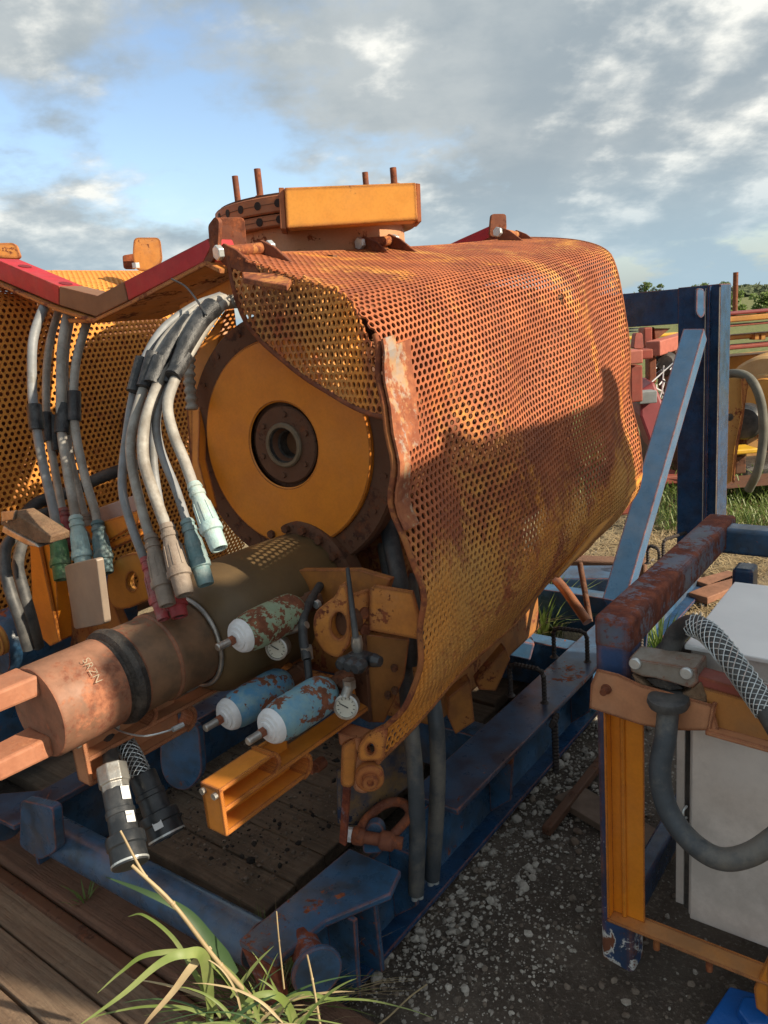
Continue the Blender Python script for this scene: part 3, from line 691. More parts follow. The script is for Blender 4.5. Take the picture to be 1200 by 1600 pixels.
# rusted flat edge strip on the near edge
def gp(a, b, o_=0.): return V(gmap(np.array([a]), np.array([b]))[0]) - W*o_
def onpx(x, y):
    """point of the guard's side seen at a pixel (search over the sheet)"""
    return None
st = MB()
def strip(t0, t1, s0, s1, off0, n=14, bend=0.):
    ring = []
    for k in range(n+1):
        t_ = t0+(t1-t0)*k/n
        a, b = gp(s0, t_, off0), gp(s1, t_, off0)
        ring.append((a, b, a+W*.006, b+W*.006))
    mb = MB()
    for r in ring: mb.v += list(r)
    for k in range(n):
        i = k*4; j = i+4
        mb.f += [(i, i+1, j+1, j), (i+3, i+2, j+2, j+3), (i+2, i, j, j+2), (i+1, i+3, j+3, j+1)]
    mb.f += [(0,2,3,1), (n*4, n*4+1, n*4+3, n*4+2)]
    return mb
M['strip'] = paint('scraped_rusty_strip', (.44,.22,.07), .66, 7, .65, 0, (.26,.26,.26), .5, (.25,.25,.25), ra=(.22,.065,.03), rb=(.37,.13,.055), soft=.05, streak=(1,1,.25))
obj('edge_strip', strip(.625, .865, .045, .118, .010), M['strip'], gu)
obj('edge_strip', strip(.60, 1.02, -.004, .045, .020), M['strip'], gu)
ln_ = MB(); ns_, nt_ = 24, 16
for j in range(nt_+1):
    for i in range(ns_+1):
        q_ = V(gmap(np.array([GL*(.03+.94*i/ns_)]), np.array([LN*(.03+.27*j/nt_)]))[0]); ln_.v.append(q_ + W*.03*(j/nt_) - Z*.035)
for j in range(nt_):
    for i in range(ns_): ln_.f.append((j*(ns_+1)+i, j*(ns_+1)+i+1, (j+1)*(ns_+1)+i+1, (j+1)*(ns_+1)+i))
lo_ = obj('sky_block_liner', ln_, M['case'], gu, fix=False, smooth=60); lo_.modifiers.new('t', 'SOLIDIFY').thickness = .004  # added dark sheet, stops sky showing through the roof holes
# end flap
e0, e1 = P(354, 396, 2.0), P(590, 560, 1.69)
fn = (e1-e0).cross(Z).normalized()
FL = Pl(e0, fn); fx = (e1-e0); fx.z = 0; fx.normalize()
flap_px = [(356,400),(400,418),(455,436),(520,456),(553,476),(572,515),(586,560),(598,610),(603,652),(575,646),(540,635),(500,615),(462,592),(428,562),(400,532),(380,500),(366,455)]
f2 = [((FL(x,y)-e0).dot(fx), (FL(x,y)-e0).z) for x, y in flap_px]
fs0 = min(a for a, b in f2); ft0 = min(b for a, b in f2)
def inpoly(x, y, poly):
    c = False; j = len(poly)-1
    for i in range(len(poly)):
        (xi, yi), (xj, yj) = poly[i], poly[j]
        if (yi > y) != (yj > y) and x < (xj-xi)*(y-yi)/(yj-yi)+xi: c = not c
        j = i
    return c
def fmap2(s_, t_):
    p = np.array(list(e0))[None] + (s_+fs0)[:, None]*np.array(list(fx))[None]; p[:, 2] = e0.z + t_ + ft0
    k = (s_/.5); bow = -.03*np.sin(np.pi*np.clip(k, 0, 1)); p += np.array(list(fn))[None]*bow[:, None]
    return p
perf('end_flap', fmap2, lambda s_, t_: inpoly(s_+fs0, t_+ft0, f2), max(a for a, b in f2)-fs0, max(b for a, b in f2)-ft0, .0205, .0073, M['perf_flap'], gu)
lowr = [((a-fs0), (b-ft0)) for a, b in f2[8:]] + [((f2[0][0]-fs0), (f2[0][1]-ft0))]
obj('edge_bar', MB().tube([V(fmap2(np.array([a]), np.array([b]))[0]) for a, b in lowr], .007, 8, 4), M['rust'], gu, smooth=60)
# pull plate lying on the roof and the locking tab at the bottom
pp = Pl(P(410, 430, 1.90), (Z*.9 - u*.35))
obj('pull_plate', MB().prism([P(x,y,d) for x, y, d in ((378,424,1.93),(440,428,1.90),(455,436,1.84),(448,446,1.80),(410,440,1.84),(380,434,1.89))], (0,0,-.014)), M['rust_orange'], gu, bevel=.003)
tb = Pl(P(580, 1165, 1.775), (-u*.85 - W*.5))
def hole_plate(outer, hole, pl_, th):
    """plate outline with a real hole: outer polygon and hole polygon have equal point counts"""
    n = len(outer); m_ = MB(); v = Z*0 + pl_.n*(-th)
    O = [pl_(x,y) for x, y in outer]; I = [pl_(x,y) for x, y in hole]
    vs_ = O + I + [p+v for p in O] + [p+v for p in I]; fs = []
    for i in range(n):
        j = (i+1) % n
        fs += [(i, j, n+j, n+i), (2*n+j, 2*n+i, 3*n+i, 3*n+j), (j, i, 2*n+i, 2*n+j), (n+i, n+j, 3*n+j, 3*n+i)]
    return m_.add(vs_, fs)
def holed(outer, hc_, rx, ry, pl_, th, r=6, tilt=0.):
    o = []; pts = rp(outer, r, 3); n = 40
    L_ = [0]
    for a, b in zip(pts, pts[1:]+pts[:1]): L_.append(L_[-1]+math.dist(a, b))
    xs = [a[0] for a in pts]+[pts[0][0]]; ys = [a[1] for a in pts]+[pts[0][1]]
    for k in range(n):
        q_ = L_[-1]*k/n; o.append((float(np.interp(q_, L_, xs)), float(np.interp(q_, L_, ys))))
    h = []
    for x, y in o:
        a = math.atan2((y-hc_[1])/ry, (x-hc_[0])/rx); h.append((hc_[0]+rx*math.cos(a), hc_[1]+ry*math.sin(a)))
    return hole_plate(o, h, pl_, th)
obj('locking_tab', holed([(560,1190),(558,1168),(572,1148),(602,1133),(606,1140),(600,1188)], (579,1171), 6, 9, tb, .012), M['orange_chip'], gu, bevel=.002)
# hinges: two ears and a pin barrel at each bracket
HG = [((350,394),(412,388),2.0,1.0),((568,380),(610,376),2.46,.80),((781,363),(808,368),3.12,.62)]
for (a, b, D, k) in HG:
    A, B = P(*a, D), P(*b, D*1.035)
    d = (B-A).normalized()
    obj('hinge_pin', MB().lathe(A+d*.012, d, [(0,.016),((B-A).length-.02,.016)], 14), M['rust_orange'], gu, smooth=40)
    for e_, s_ in ((A, -1), (B, 1)):
        obj('bolt_head', MB().lathe(e_ + d*(.012*s_) - d*(.012 if s_ < 0 else 0), d, [(0,.020),(.016,.020)], 6), M['bolt'], gu, bevel=.002)
        dn = (-W*.86 - Z*.42).normalized()
        obj('hinge_ear', MB().prism([e_+Z*.022, e_+dn*.05+Z*.022, e_+dn*.13-Z*.0, e_+dn*.13-Z*.02, e_-Z*.035, e_-Z*.02+W*.02, e_+W*.02+Z*.01], d*.008*(-s_)), M['rust'], gu, bevel=.002)
# ================================================================ the drilling machine
mc = thing('drilling_machine', 'orange drilling machine with round disc face and rusty output shaft on the blue skid', 'machine', P(447, 697, 2.15)*1.0 + V((.3,.3,-1.0)))
mx = V((math.cos(math.radians(57)), math.sin(math.radians(57)), -.03)).normalized()
DC = P(446, 695, 2.12)
obj('disc_ring', MB().lathe(DC, mx, [(.012,.345),(.0,.352),(.0,.285),(.008,.285)] if 0 else [(.006,.286),(.0,.290),(.0,.352),(.008,.358),(.05,.358),(.05,.30)], 72, cap=False), M['rust_dark'], mc, smooth=35)
obj('disc_plate', MB().lathe(DC - mx*.012, mx, [(.004,.118),(.0,.122),(.0,.284),(.004,.288),(.03,.288)], 72, cap=False), M['orange_clean'], mc, smooth=35)
obj('hub_flange', MB().lathe(DC - mx*.004, mx, [(.03,.036),(.004,.045),(.0,.048),(.0,.104),(.004,.108),(.016,.108),(.016,.124)], 56, cap=False), M['rust_dark'], mc, smooth=35)
obj('hub_bore', MB().lathe(DC - mx*.010, mx, [(.0,.058),(.0,.047),(.02,.044),(.03,.036),(.14,.034),(.14,.0)], 40, cap=False), M['black_groove'], mc, smooth=35)
obj('hub_collar', MB().lathe(DC - mx*.014, mx, [(.02,.062),(.004,.062),(.0,.058),(.0,.050),(.012,.046)], 40, cap=False), paint('dusty_brown_steel', (.16,.12,.075), .3, 9, .6, 0), mc, smooth=35)
xd = mx.orthogonal().normalized(); yd = mx.cross(xd)
for k in range(6):
    a = 2*math.pi*(k+.3)/6; p = DC + (xd*math.cos(a)+yd*math.sin(a))*.085
    obj('hub_bolt', MB().lathe(p - mx*.010, mx, [(.0,.007),(.008,.0095),(.012,.0095)], 6), M['rust_dark'], mc)
for k in range(20):
    a = 2*math.pi*k/20; p = DC + (xd*math.cos(a)+yd*math.sin(a))*.328
    obj('ring_bolt', MB().lathe(p - mx*.005, mx, [(.0,.006),(.008,.006)], 8), M['rust_dark'], mc)
# drum body behind the disc and the gearbox under it
obj('drum_body', MB().lathe(DC + mx*.05, mx, [(0,.30),(.02,.33),(1.15,.33),(1.2,.28)], 48), M['case'], mc, smooth=35)
obj('added_inner_case', MB().box(DC + mx*.75 + Z*.02 - W*.12, mx, mx.cross(Z).normalized(), Z, 1.02, .56, .76), M['case'], mc, bevel=.03)  # added dark box, keeps sky from showing through the guard
obj('gearbox', MB().box(DC + mx*.62 - Z*.42, mx, mx.cross(Z).normalized(), Z, 1.0, .46, .46), M['orange_dirty'], mc, bevel=.02)
obj('lower_housing', MB().box(DC + mx*.80 - Z*.80 - W*.02, mx, mx.cross(Z).normalized(), Z, .95, .40, .36), M['orange_dirty'], mc, bevel=.02)
obj('side_plate', MB().prism([P(290,620,2.28), P(300,560,2.3), P(355,480,2.32), P(360,520,2.32), P(312,640,2.26), P(310,720,2.24), P(330,800,2.22), P(300,760,2.24)], mx*.03), M['orange'], mc)
# bearing flange around the thick end of the shaft
A0 = P(373, 967, 2.0)
obj('bearing_flange', MB().lathe(A0 + u*.30, -u, [(0,.195),(.02,.20),(.05,.20),(.055,.19)], 56), M['rust_dark'], mc, smooth=35)
xs_ = u.cross(Z).normalized()
for k in range(18):
    a = 2*math.pi*k/18
    obj('flange_bolt', MB().lathe(A0 + u*.244 + (xs_*math.cos(a)+Z*math.sin(a))*.180, -u, [(0,.012),(.014,.012)], 6), M['rust_dark'], mc)
obj('casing', MB().lathe(A0 + u*.12, -u, [(-.15,.163),(0,.167),(.12,.168),(.19,.163),(.235,.150),(.262,.132),(.275,.112),(.275,.09)], 56, cap=False), M['olive'], mc, smooth=60)
obj('chrome_ring', MB().tube([A0 - u*.160 + (xs_*math.cos(a)+Z*math.sin(a))*.112 for a in [2*math.pi*k/40 for k in range(41)]], .006, 8, 1), M['steel'], mc, smooth=60)
obj('shaft', MB().lathe(A0, -u, [(.10,.104),(.245,.104),(.25,.107),(.265,.107),(.27,.103),(.352,.103),(.358,.098)], 56), M['shaft'], mc, smooth=35)
obj('shaft_groove', MB().lathe(A0, -u, [(.352,.086),(.358,.108),(.372,.112),(.384,.108),(.390,.094),(.402,.086)], 56), M['black_groove'], mc, smooth=25)
obj('tool_joint', MB().lathe(A0, -u, [(.395,.088),(.402,.100),(.548,.100),(.555,.096),(.555,.02)], 56), M['tool_joint'], mc, smooth=35, label='rusty shaft end lit pink in the sun')
fc_ = bpy.data.curves.new('chalk_mark', 'FONT'); fc_.body = 'SRZN'; fc_.size = .024; fc_.extrude = .0002; fc_.offset = -.0004
tm_ = P(146, 1046, 1.56); ax_ = (tm_ - A0); rad_ = (ax_ - u*ax_.dot(u)).normalized(); tan_ = rad_.cross(u); tan_ = tan_ if tan_.z < 0 else -tan_
base_ = A0 + u*ax_.dot(u) + rad_*.1065
yv_ = rad_.cross(tan_)
to_ = bpy.data.objects.new('chalk_mark', fc_); COL.objects.link(to_); fc_.materials.append(plain('chalk', (.42,.36,.26), .9)); to_.parent = mc
mt_ = Matrix((tan_, yv_, rad_)).transposed().to_4x4(); mt_.translation = base_ - tan_*.035 - WL[mc]; to_.matrix_local = mt_
bpy.context.view_layer.update()
tm2 = bpy.data.meshes.new_from_object(to_); bpy.data.objects.remove(to_)
to_ = bpy.data.objects.new('chalk_mark', tm2); COL.objects.link(to_); to_.parent = mc; to_.matrix_local = mt_
dzn = Z
for s_ in (1, -1):
    c = A0 - u*.553 + Z*(.068*s_) + xs_*(-.012)
    obj('prong', MB().bar(c, c - u*.115, .085, .044, up=Z, wd2=.075, ht2=.042), M['shaft_end'], mc, bevel=.006)
# three small gas bottles
def bottle(cap_px, end_px, D, r, mat, lab):
    a = P(*cap_px, D); ln = .205
    # axis runs with the shaft
    t = thing_part('accumulator', a, mat, lab)
    d = -u
    body = obj('accumulator', MB().lathe(a, u, [(.0,r*.62),(.012,r*.80),(.03,r*.94),(.055,r),(.15,r),(.175,r*.94),(.192,r*.72),(.2,r*.42)], 36), mat, mc, smooth=50, label=lab)
    ring = obj('white_cap', MB().lathe(a, -u, [(-.012,r*.86),(-.003,r*.80),(.001,r*.72),(.003,r*.58),(.007,r*.56),(.008,r*.40),(.012,r*.38),(.013,r*.2)], 36), M['white'], body, smooth=30)
    obj('valve_nut', MB().lathe(a, -u, [(.015,.011),(.028,.011)], 6), M['rust'], body)
    obj('valve_stem', MB().lathe(a, -u, [(.026,.0088),(.060,.0088),(.062,.0065)], 18), M['steel'], body, smooth=40)
    obj('end_fitting', MB().lathe(a, u, [(.195,.017),(.205,.022),(.235,.022),(.24,.026),(.262,.026)], 8), M['rust_dark'] if r else None, body)
    return body
def thing_part(*a): return None
bottle((372,996), 0, 1.72, .0465, M['green_bottle'], 'pale green accumulator with flaking paint and white cap')
bottle((353,1119), 0, 1.74, .0445, M['blue_bottle'], 'sky blue accumulator with flaking paint and white cap')
bottle((420,1138), 0, 1.62, .0465, M['bluegreen_bottle'], 'blue green accumulator with flaking paint and white cap')
# gauges
def gauge(px, D, r, nrm, lab):
    c = P(*px, D); n_ = nrm.normalized()
    g = obj('pressure_gauge', MB().lathe(c + n_*-.028, n_, [(0,r*.9),(.004,r),(.026,r),(.028,r*1.07),(.033,r*1.07),(.034,r*.9),(.030,r*.88)], 32, cap=False).lathe(c-n_*.028, n_, [(0,.001),(0,r*.9)], 32, cap=False), M['steel'], mc, smooth=35, label=lab)
    obj('gauge_face', MB().lathe(c, n_, [(0,r*.9),(.002,r*.9)], 32), M['glass'], g)
    x = n_.cross(Z).normalized(); y = x.cross(n_); mk = MB()
    for k in range(11):
        a = math.radians(-225 + 27*k + 180); d_ = x*math.cos(a)+y*math.sin(a)
        mk.bar(c+n_*.003+d_*r*.62, c+n_*.003+d_*r*.78, .0012, .0008, up=n_)
    mk.bar(c+n_*.004-x*r*.2-y*r*.1, c+n_*.004+x*r*.55+y*r*.3, .002, .001, up=n_)
    obj('gauge_marks', mk, M['black'], g)
    return c
toc = (CAM - P(540,1103,1.75)).normalized()
gauge((433,1013), 1.80, .026, (-u*.9 - W*.35 + Z*.15), 'dusty gauge tucked under the green accumulator')
gauge((541,1104), 1.72, .0265, (-u*.85 - W*.45 + Z*.25), 'steel pressure gauge beside the knob')
# pipes and fittings around the bottles
def pipe(pts, r, mat, name='pipe', n=12, par=None): return obj(name, MB().tube([P(*p) for p in pts], r, n, 4), mat, par or mc, smooth=60)
pipe([(500,915,1.95),(482,945,1.86),(474,965,1.82),(474,1000,1.78),(480,1030,1.76)], .011, M['rubber'])
pipe([(480,1030,1.76),(484,1070,1.76),(486,1095,1.76)], .009, M['black'])
pipe([(430,990,1.82),(455,985,1.82),(480,976,1.80)], .009, M['steel'])
pipe([(545,1072,1.72),(540,1088,1.72)], .012, M['steel'], 'gauge_fitting')
pipe([(545,1075,1.72),(530,1070,1.78),(505,1072,1.85)], .010, M['rust_dark'])
obj('pipe_nut', MB().lathe(P(545,1062,1.72), -Z, [(0,.015),(.02,.015)], 6), M['steel'], mc)
obj('pipe_nut', MB().lathe(P(478,1010,1.77), -Z, [(0,.015),(.03,.015)], 6), M['steel'], mc)
obj('control_rod', MB().tube([P(543,888,1.78), P(549,940,1.75), P(556,998,1.72)], lambda t: .005+.003*t, 8, 3), M['rubber'], mc, smooth=60)
kb = MB().lathe(P(557,995,1.72), -Z, [(0,.012),(.02,.014),(.035,.012)], 10)
obj('rod_socket', kb, M['steel'], mc, smooth=40)
kn = obj('valve_knob', MB().box(P(562,1031,1.72), -W, u, Z, .055, .045, .034), M['black'], mc, bevel=.008)
for dx_ in (-.022, .0, .022):
    obj('knob_lobe', MB().lathe(P(556,1034,1.70) - W*dx_, -u, [(0,.014),(.02,.016),(.032,.012)], 8), M['black'], kn, bevel=.002)
obj('knob_lobe', MB().lathe(P(578,1030,1.71), -W, [(0,.012),(.012,.017),(.03,.012)], 8), M['black'], kn, bevel=.002)
# orange lug with a large hole, upright plates
lp = Pl(P(517, 980, 1.80), (-u*.95 - W*.25))
obj('lug_plate', holed([(492,955),(524,932),(530,913),(541,913),(545,935),(547,1005),(530,1030),(508,1022),(492,1000),(488,975)], (529,978), 12, 21, lp, .03, 8), M['orange_chip'], mc, bevel=.003)
obj('lug_pin', MB().lathe(lp(529,978)+u*.02, u, [(0,.034),(.03,.034)], 20), M['rust_dark'], mc)
bp = Pl(P(600, 955, 1.80), (-u*.9 - W*.4))
b2 = Pl(P(575, 960, 1.83), (u*.1 - W*1.0 - u*.55))
obj('bent_bracket', MB().prism([bp(x,y) for x, y in [(577,922),(585,915),(645,925),(655,962),(655,1000),(577,985)]], bp.n*-.012), M['orange_chip'], mc, bevel=.002)
obj('bent_bracket', MB().prism([b2(x,y) for x, y in [(549,930),(578,921),(578,986),(560,1010),(550,990)]], b2.n*-.012), M['orange_chip'], mc, bevel=.002)
for yy in (957, 983): obj('bracket_bolt', MB().lathe(b2(569,yy), b2.n, [(0,.014),(.008,.014)], 16), M['rust'], mc, smooth=40)
sp = Pl(P(600, 1060, 1.86), (-u*.8 - W*.6))
obj('side_panel', MB().prism([sp(x,y) for x, y in [(567,990),(640,1000),(632,1060),(600,1130),(577,1129)]], sp.n*-.02), paint('oily_orange_paint', (.30,.125,.028), .25, 5, .5, .006, (.20,.08,.02), .4, (.10,.06,.03)), mc, bevel=.003)
sq = Pl(P(565, 1060, 1.86), (-u*.95 + W*.3))
obj('side_panel', MB().prism([sq(x,y) for x, y in [(546,1030),(568,992),(578,1130),(562,1122)]], u*.012), M['rust_dark'], mc, bevel=.002)
for x_, y_ in ((616,1042),(606,1084),(617,1077)): obj('panel_bolt', MB().lathe(sp(x_,y_), sp.n, [(0,.009),(.010,.009),(.02,.006)], 6), M['rust_dark'], mc)
# bottle mounting plate
mp_ = Pl(P(470, 1030, 1.93), (-u))
obj('mounting_plate', MB().prism([mp_(x,y) for x, y in [(395,1020),(460,1045),(545,1068),(550,1110),(500,1112),(400,1075)]], u*.02), M['orange_chip'], mc, bevel=.003)
mq = Pl(P(500, 960, 1.98), (-u))
obj('mounting_plate', MB().prism([mq(x,y) for x, y in [(432,905),(470,890),(560,890),(610,905),(600,935),(560,1060),(455,1040),(440,1000)]], u*.02), M['orange_dirty'], mc, bevel=.003)
for x_, y_ in ((498,943),(525,1063),(528,1082)): obj('plate_bolt', MB().lathe(P(x_,y_,1.88), -u, [(0,.011),(.012,.011)], 6), M['bolt'], mc, bevel=.001)
# forked orange arms with slotted ends
def arm(px, D, ln, hgt, wid, long_, mats, ends=True):
    """a slotted channel arm: end plate, three flanges and a rounded web; px = upper left corner of its near end"""
    o = P(*px, D); x = -W; d = u
    a = thing_arm = obj('bumper_arm', MB().box(o + x*(wid*.12) + d*(ln*.5) - Z*(hgt*.5), x, d, Z, .012, ln, hgt*.98), mats, mc, bevel=.002)
    obj('end_plate', MB().prism([o, o + x*wid, o + x*wid - Z*hgt, o - Z*hgt], d*.010), mats, a, bevel=.003)
    obj('top_flange', MB().box(o + x*(wid*.5) + d*(ln*.30) - Z*.004, x, d, Z, wid*.99, ln*.60, .009), mats, a, bevel=.002)
    obj('middle_flange', MB().box(o + x*(wid*.5) + d*(long_*.5) - Z*(hgt*.47), x, d, Z, wid*.98, long_*.985, .010), mats, a, bevel=.002)
    obj('bottom_flange', MB().box(o + x*(wid*.5) + d*(ln*.5) - Z*(hgt-.005), x, d, Z, wid*.99, ln*.98, .010), mats, a, bevel=.002)
    def arc(tc, zc, r, t0, t1, w0=.5):
        pts = [(t0+(t1-t0)*k/8) for k in range(9)]; m_ = MB()
        for k in range(8):
            p = [o + x*(wid*.5) + d*(tc + r*math.sin(q_)) - Z*(zc - r*math.cos(q_)) for q_ in pts[k:k+2]]
            m_.bar(p[0], p[1], wid*.97, .010, up=(d*math.sin(pts[k]) + Z*math.cos(pts[k])))
        return m_
    obj('rounded_end', arc(ln*.60, hgt*.235, hgt*.225, 0, math.pi), mats, a, smooth=40)
    obj('rounded_end', arc(ln*.98, hgt*.735, hgt*.255, 0, math.pi), mats, a, smooth=40)
    for k in (.2, .8): obj('arm_bolt', MB().lathe(o + x*(wid*k) - Z*.014, -d, [(0,.007),(.008,.007)], 10), M['steel'], a)
    return a
arm((312,1222), 1.53, .235, .105, .058, .52, M['orange'])
arm((107,1146), 1.66, .27, .115, .050, .40, M['orange_pale'])
# clevis and roller under the locking tab, with the flat bar
cp = Pl(P(560, 1190, 1.82), (-u*.75 - W*.65))
obj('clevis_plate', MB().prism([cp(x,y) for x, y in rp([(534,1165),(560,1150),(556,1225),(546,1232),(532,1228)], 6)], cp.n*-.012), M['orange_chip'], mc, bevel=.002)
obj('clevis_plate', MB().prism([cp(x,y) for x, y in rp([(552,1190),(575,1165),(592,1200),(590,1228),(570,1242),(552,1236)], 10)], cp.n*-.014 ), M['orange_pale'], mc, bevel=.003)
obj('clevis_head', MB().box(P(556,1152,1.84), -W, u, Z, .07, .05, .035), M['orange_pale'], mc, bevel=.004)
obj('roller', MB().lathe(P(578,1217,1.79), cp.n, [(-.02,.034),(.0,.034),(.004,.028),(.004,.018),(.018,.018),(.018,.008),(.012,.006)], 24), M['rust_orange'], mc, smooth=35)
obj('flat_bar', MB().bar(P(546,1178,1.84), P(536,1318,1.93), .020, .007, up=-u), M['blue_rusty'], mc)
obj('link_bolt', MB().lathe(P(505,1190,2.0), -u, [(0,.016),(.03,.016),(.03,.010),(.05,.010)], 8), M['rust'], mc)
bk_ = Pl(P(430,440,2.36), -u)
obj('sky_block_plate', MB().prism([bk_(x,y) for x, y in [(352,412),(430,398),(520,398),(530,470),(490,510),(385,490),(358,470)]], u*.02), M['case'], mc)  # added dark plate, hides sky behind the top of the flap
# ---- yokes: notched red beam at the first bracket, arms of the others behind
yp = Pl(P(330, 390, 2.0), -u)
def yk(pts, dep, mat, name='yoke_arm', pl_=yp, off=0., bev=.003): return obj(name, MB().prism([pl_(x,y)+u*off for x, y in pts], u*dep), mat, mc, bevel=bev)
yk([(-60,382),(92,447),(92,477),(-60,412)], .085, M['red'], 'red_arm')
yk([(92.5,447.3),(152,462),(193,440),(200,470),(150,495),(92.5,477)], .085, M['brownpaint'], 'notch')
yk([(193.5,439.7),(325,372),(330,385),(318,410),(200.5,470)], .085, M['red'], 'red_arm')
for x_, y_ in ((20,404),(84,431)):
    c = yp(x_, y_) + u*.042 + Z*.0
    nn = (yp(92,447)-yp(-60,382)).cross(u).normalized(); nn = nn if nn.z > 0 else -nn
    dd = (yp(92,447)-yp(-60,382)).normalized(); q0 = yp(-60,382); c = q0 + dd*(yp(x_,y_)-q0).dot(dd) + u*.042
    obj('arm_hole', MB().lathe(c + nn*.001, nn, [(0,.021),(.0008,.021)], 28), M['red_dark'] if 'red_dark' in M else M['rust_dark'], mc)
# flange under the yoke: thin orange plate with chipped edge and the tongue
fl2 = [(-60,415),(92,480),(150,498),(200,474),(325,408),(348,420)]
def under():
    m_ = MB(); th = .012
    top = [yp(x,y) for x, y in fl2]
    vs_ = []
    for p in top: vs_ += [p - u*.012, p + u*.24, p + u*.24 - Z*th, p - u*.012 - Z*th]
    fs = []
    for k in range(len(top)-1):
        i, j = k*4, k*4+4
        fs += [(i,i+1,j+1,j),(i+1,i+2,j+2,j+1),(i+2,i+3,j+3,j+2),(i+3,i,j,j+3)]
    fs += [(3,2,1,0), (len(vs_)-4,len(vs_)-3,len(vs_)-2,len(vs_)-1)]
    return m_.add(vs_, fs)
obj('yoke_flange', under(), M['orange_chip'], mc, bevel=.002)
obj('yoke_tongue', MB().prism([yp(x,y) for x, y in [(104,498),(150,497),(158,494),(158,500),(150,505),(108,505)]], u*.05 - W*.005), M['orange_chip'], mc, bevel=.002)
obj('yoke_web', MB().prism([yp(x,y)+u*.10 for x, y in [(235,478),(345,420),(352,468),(240,494)]], u*.012), M['orange'], mc)
# three round-topped brackets
def bracket(pts, D, dep, mat, name='hinge_bracket', r=9):
    pl_ = Pl(P(*pts[0], D), -u*.65 - W*.75); return obj(name, MB().prism([pl_(x,y) for x, y in rp(pts, r)], pl_.n*-dep), mat, mc, bevel=.002)
bracket([(332,340),(382,339),(386,388),(372,402),(338,400),(328,396)], 2.04, .018, M['rust'])
obj('bracket_side', MB().prism([yp(x,y) for x, y in rp([(325,352),(336,338),(342,345),(340,395),(322,420),(318,408),(328,392)], 5)], u*.012), M['rust'], mc)
bracket([(551,338),(587,338),(589,372),(580,385),(553,385),(547,380)], 2.5, .02, M['rust'], r=7)
bracket([(768,334),(791,334),(792,358),(785,370),(768,370),(765,366)], 3.2, .02, M['rust'], r=5)
for pts, D in (([(440,412),(474,394),(543,363),(546,388),(500,405),(470,418)], 2.52), ([(680,392),(718,374),(765,353),(766,371),(740,385)], 3.22)):
    pl_ = Pl(P(*pts[2], D), -u); obj('red_arm', MB().prism([pl_(x,y) for x, y in pts], u*.09), M['red'], mc, bevel=.003)
# top: cylinder, split holed rings, flat box, studs
TC = P(497, 372, 2.72); TC.z = 0
def tz(y, D=2.37): return P(497, y, D).z
zt, zm, zb, zc = tz(298), tz(325), tz(346), tz(430)
obj('swivel_body', MB().lathe(TC + Z*zc, Z, [(0,.305),(zb-zc+.02,.305)], 64), paint('pale_salmon_paint', (.55,.27,.14), .38, 6, .6, 0, (.50,.24,.11), .3), mc, smooth=35)
for a, b in ((zb, zm-.004), (zm, zt)):
    rg = obj('clamp_ring', MB().lathe(TC + Z*a, Z, [(0,.29),(0,.342),(.004,.346),(b-a-.004,.346),(b-a,.342),(b-a,.29)], 72, cap=False), M['terracotta'], mc, smooth=30)
    obj('ring_joint', MB().lathe(TC + Z*(a+(b-a)*.5), Z, [(0,.3475),(.002,.3475)], 72, cap=False), M['rust_dark'], rg)
    for k in range(30):
        an = math.radians(170 + k*12 - 0); dr = V((math.cos(an), math.sin(an), 0))
        if dr.y > .35: continue
        obj('ring_hole', MB().lathe(TC + Z*(a+(b-a)*.52) + dr*.340, dr, [(0,.0125),(.0075,.0125)], 14), M['hole'] if 'hole' in M else M['black_groove'], rg)
obj('ring_cover', MB().lathe(TC + Z*(zt-.004), Z, [(0,.33),(.012,.33)], 64), M['rust_dark'], mc, smooth=30)
bxp = Pl(P(545, 325, 2.30), (FW*-1 + RT*.06)*V((1,1,0))); bn_ = V((bxp.n.x, bxp.n.y, 0)).normalized(); bxp = Pl(bxp.o, bn_)
obj('ring_box', MB().prism([bxp(x,y) for x, y in [(444,293),(650,285),(653,344),(448,357)]], bn_*-.08), M['orange_bright'] if 'orange_bright' in M else M['orange'], mc, bevel=.004)
obj('ring_box_end', MB().prism([bxp(x,y)-bn_*.01 for x, y in [(435,292),(443.5,292),(447.5,358),(438,357)]], bn_*-.12), M['terracotta'], mc, bevel=.002)
obj('ring_box_end', MB().prism([bxp(x,y)-bn_*.02 for x, y in [(651,284),(658,285),(660,345),(653.5,346)]], bn_*-.12), M['terracotta'], mc, bevel=.002)
for x_, y0, y1, D in ((370,300,276,2.72),(405,292,265,2.5),(572,290,270,2.75),(616,288,263,2.5)):
    a = P(x_, y0, D); b = P(x_, y1, D); sg = obj('stud', MB().lathe(V((a.x,a.y,zt-.01)), Z, [(0,.011),(b.z-zt+.01,.011)], 12), M['rust'], mc, smooth=40)
    obj('washer', MB().lathe(V((a.x,a.y,zt+.006)), Z, [(0,.03),(.008,.03),(.008,.018),(.018,.018)], 6), M['rust'], sg)
# straps under the far side seen past the guard
for pts, D in (([(700,1090),(735,1062),(742,1128),(712,1148),(700,1120)], 2.35), ([(745,1065),(790,1012),(798,1030),(775,1080),(748,1078)], 2.55)):
    pl_ = Pl(P(*pts[0], D), -u*.7-W*.7); obj('foot_bracket', MB().prism([pl_(x,y) for x, y in pts], pl_.n*-.05), M['orange_dirty'], mc, bevel=.004)

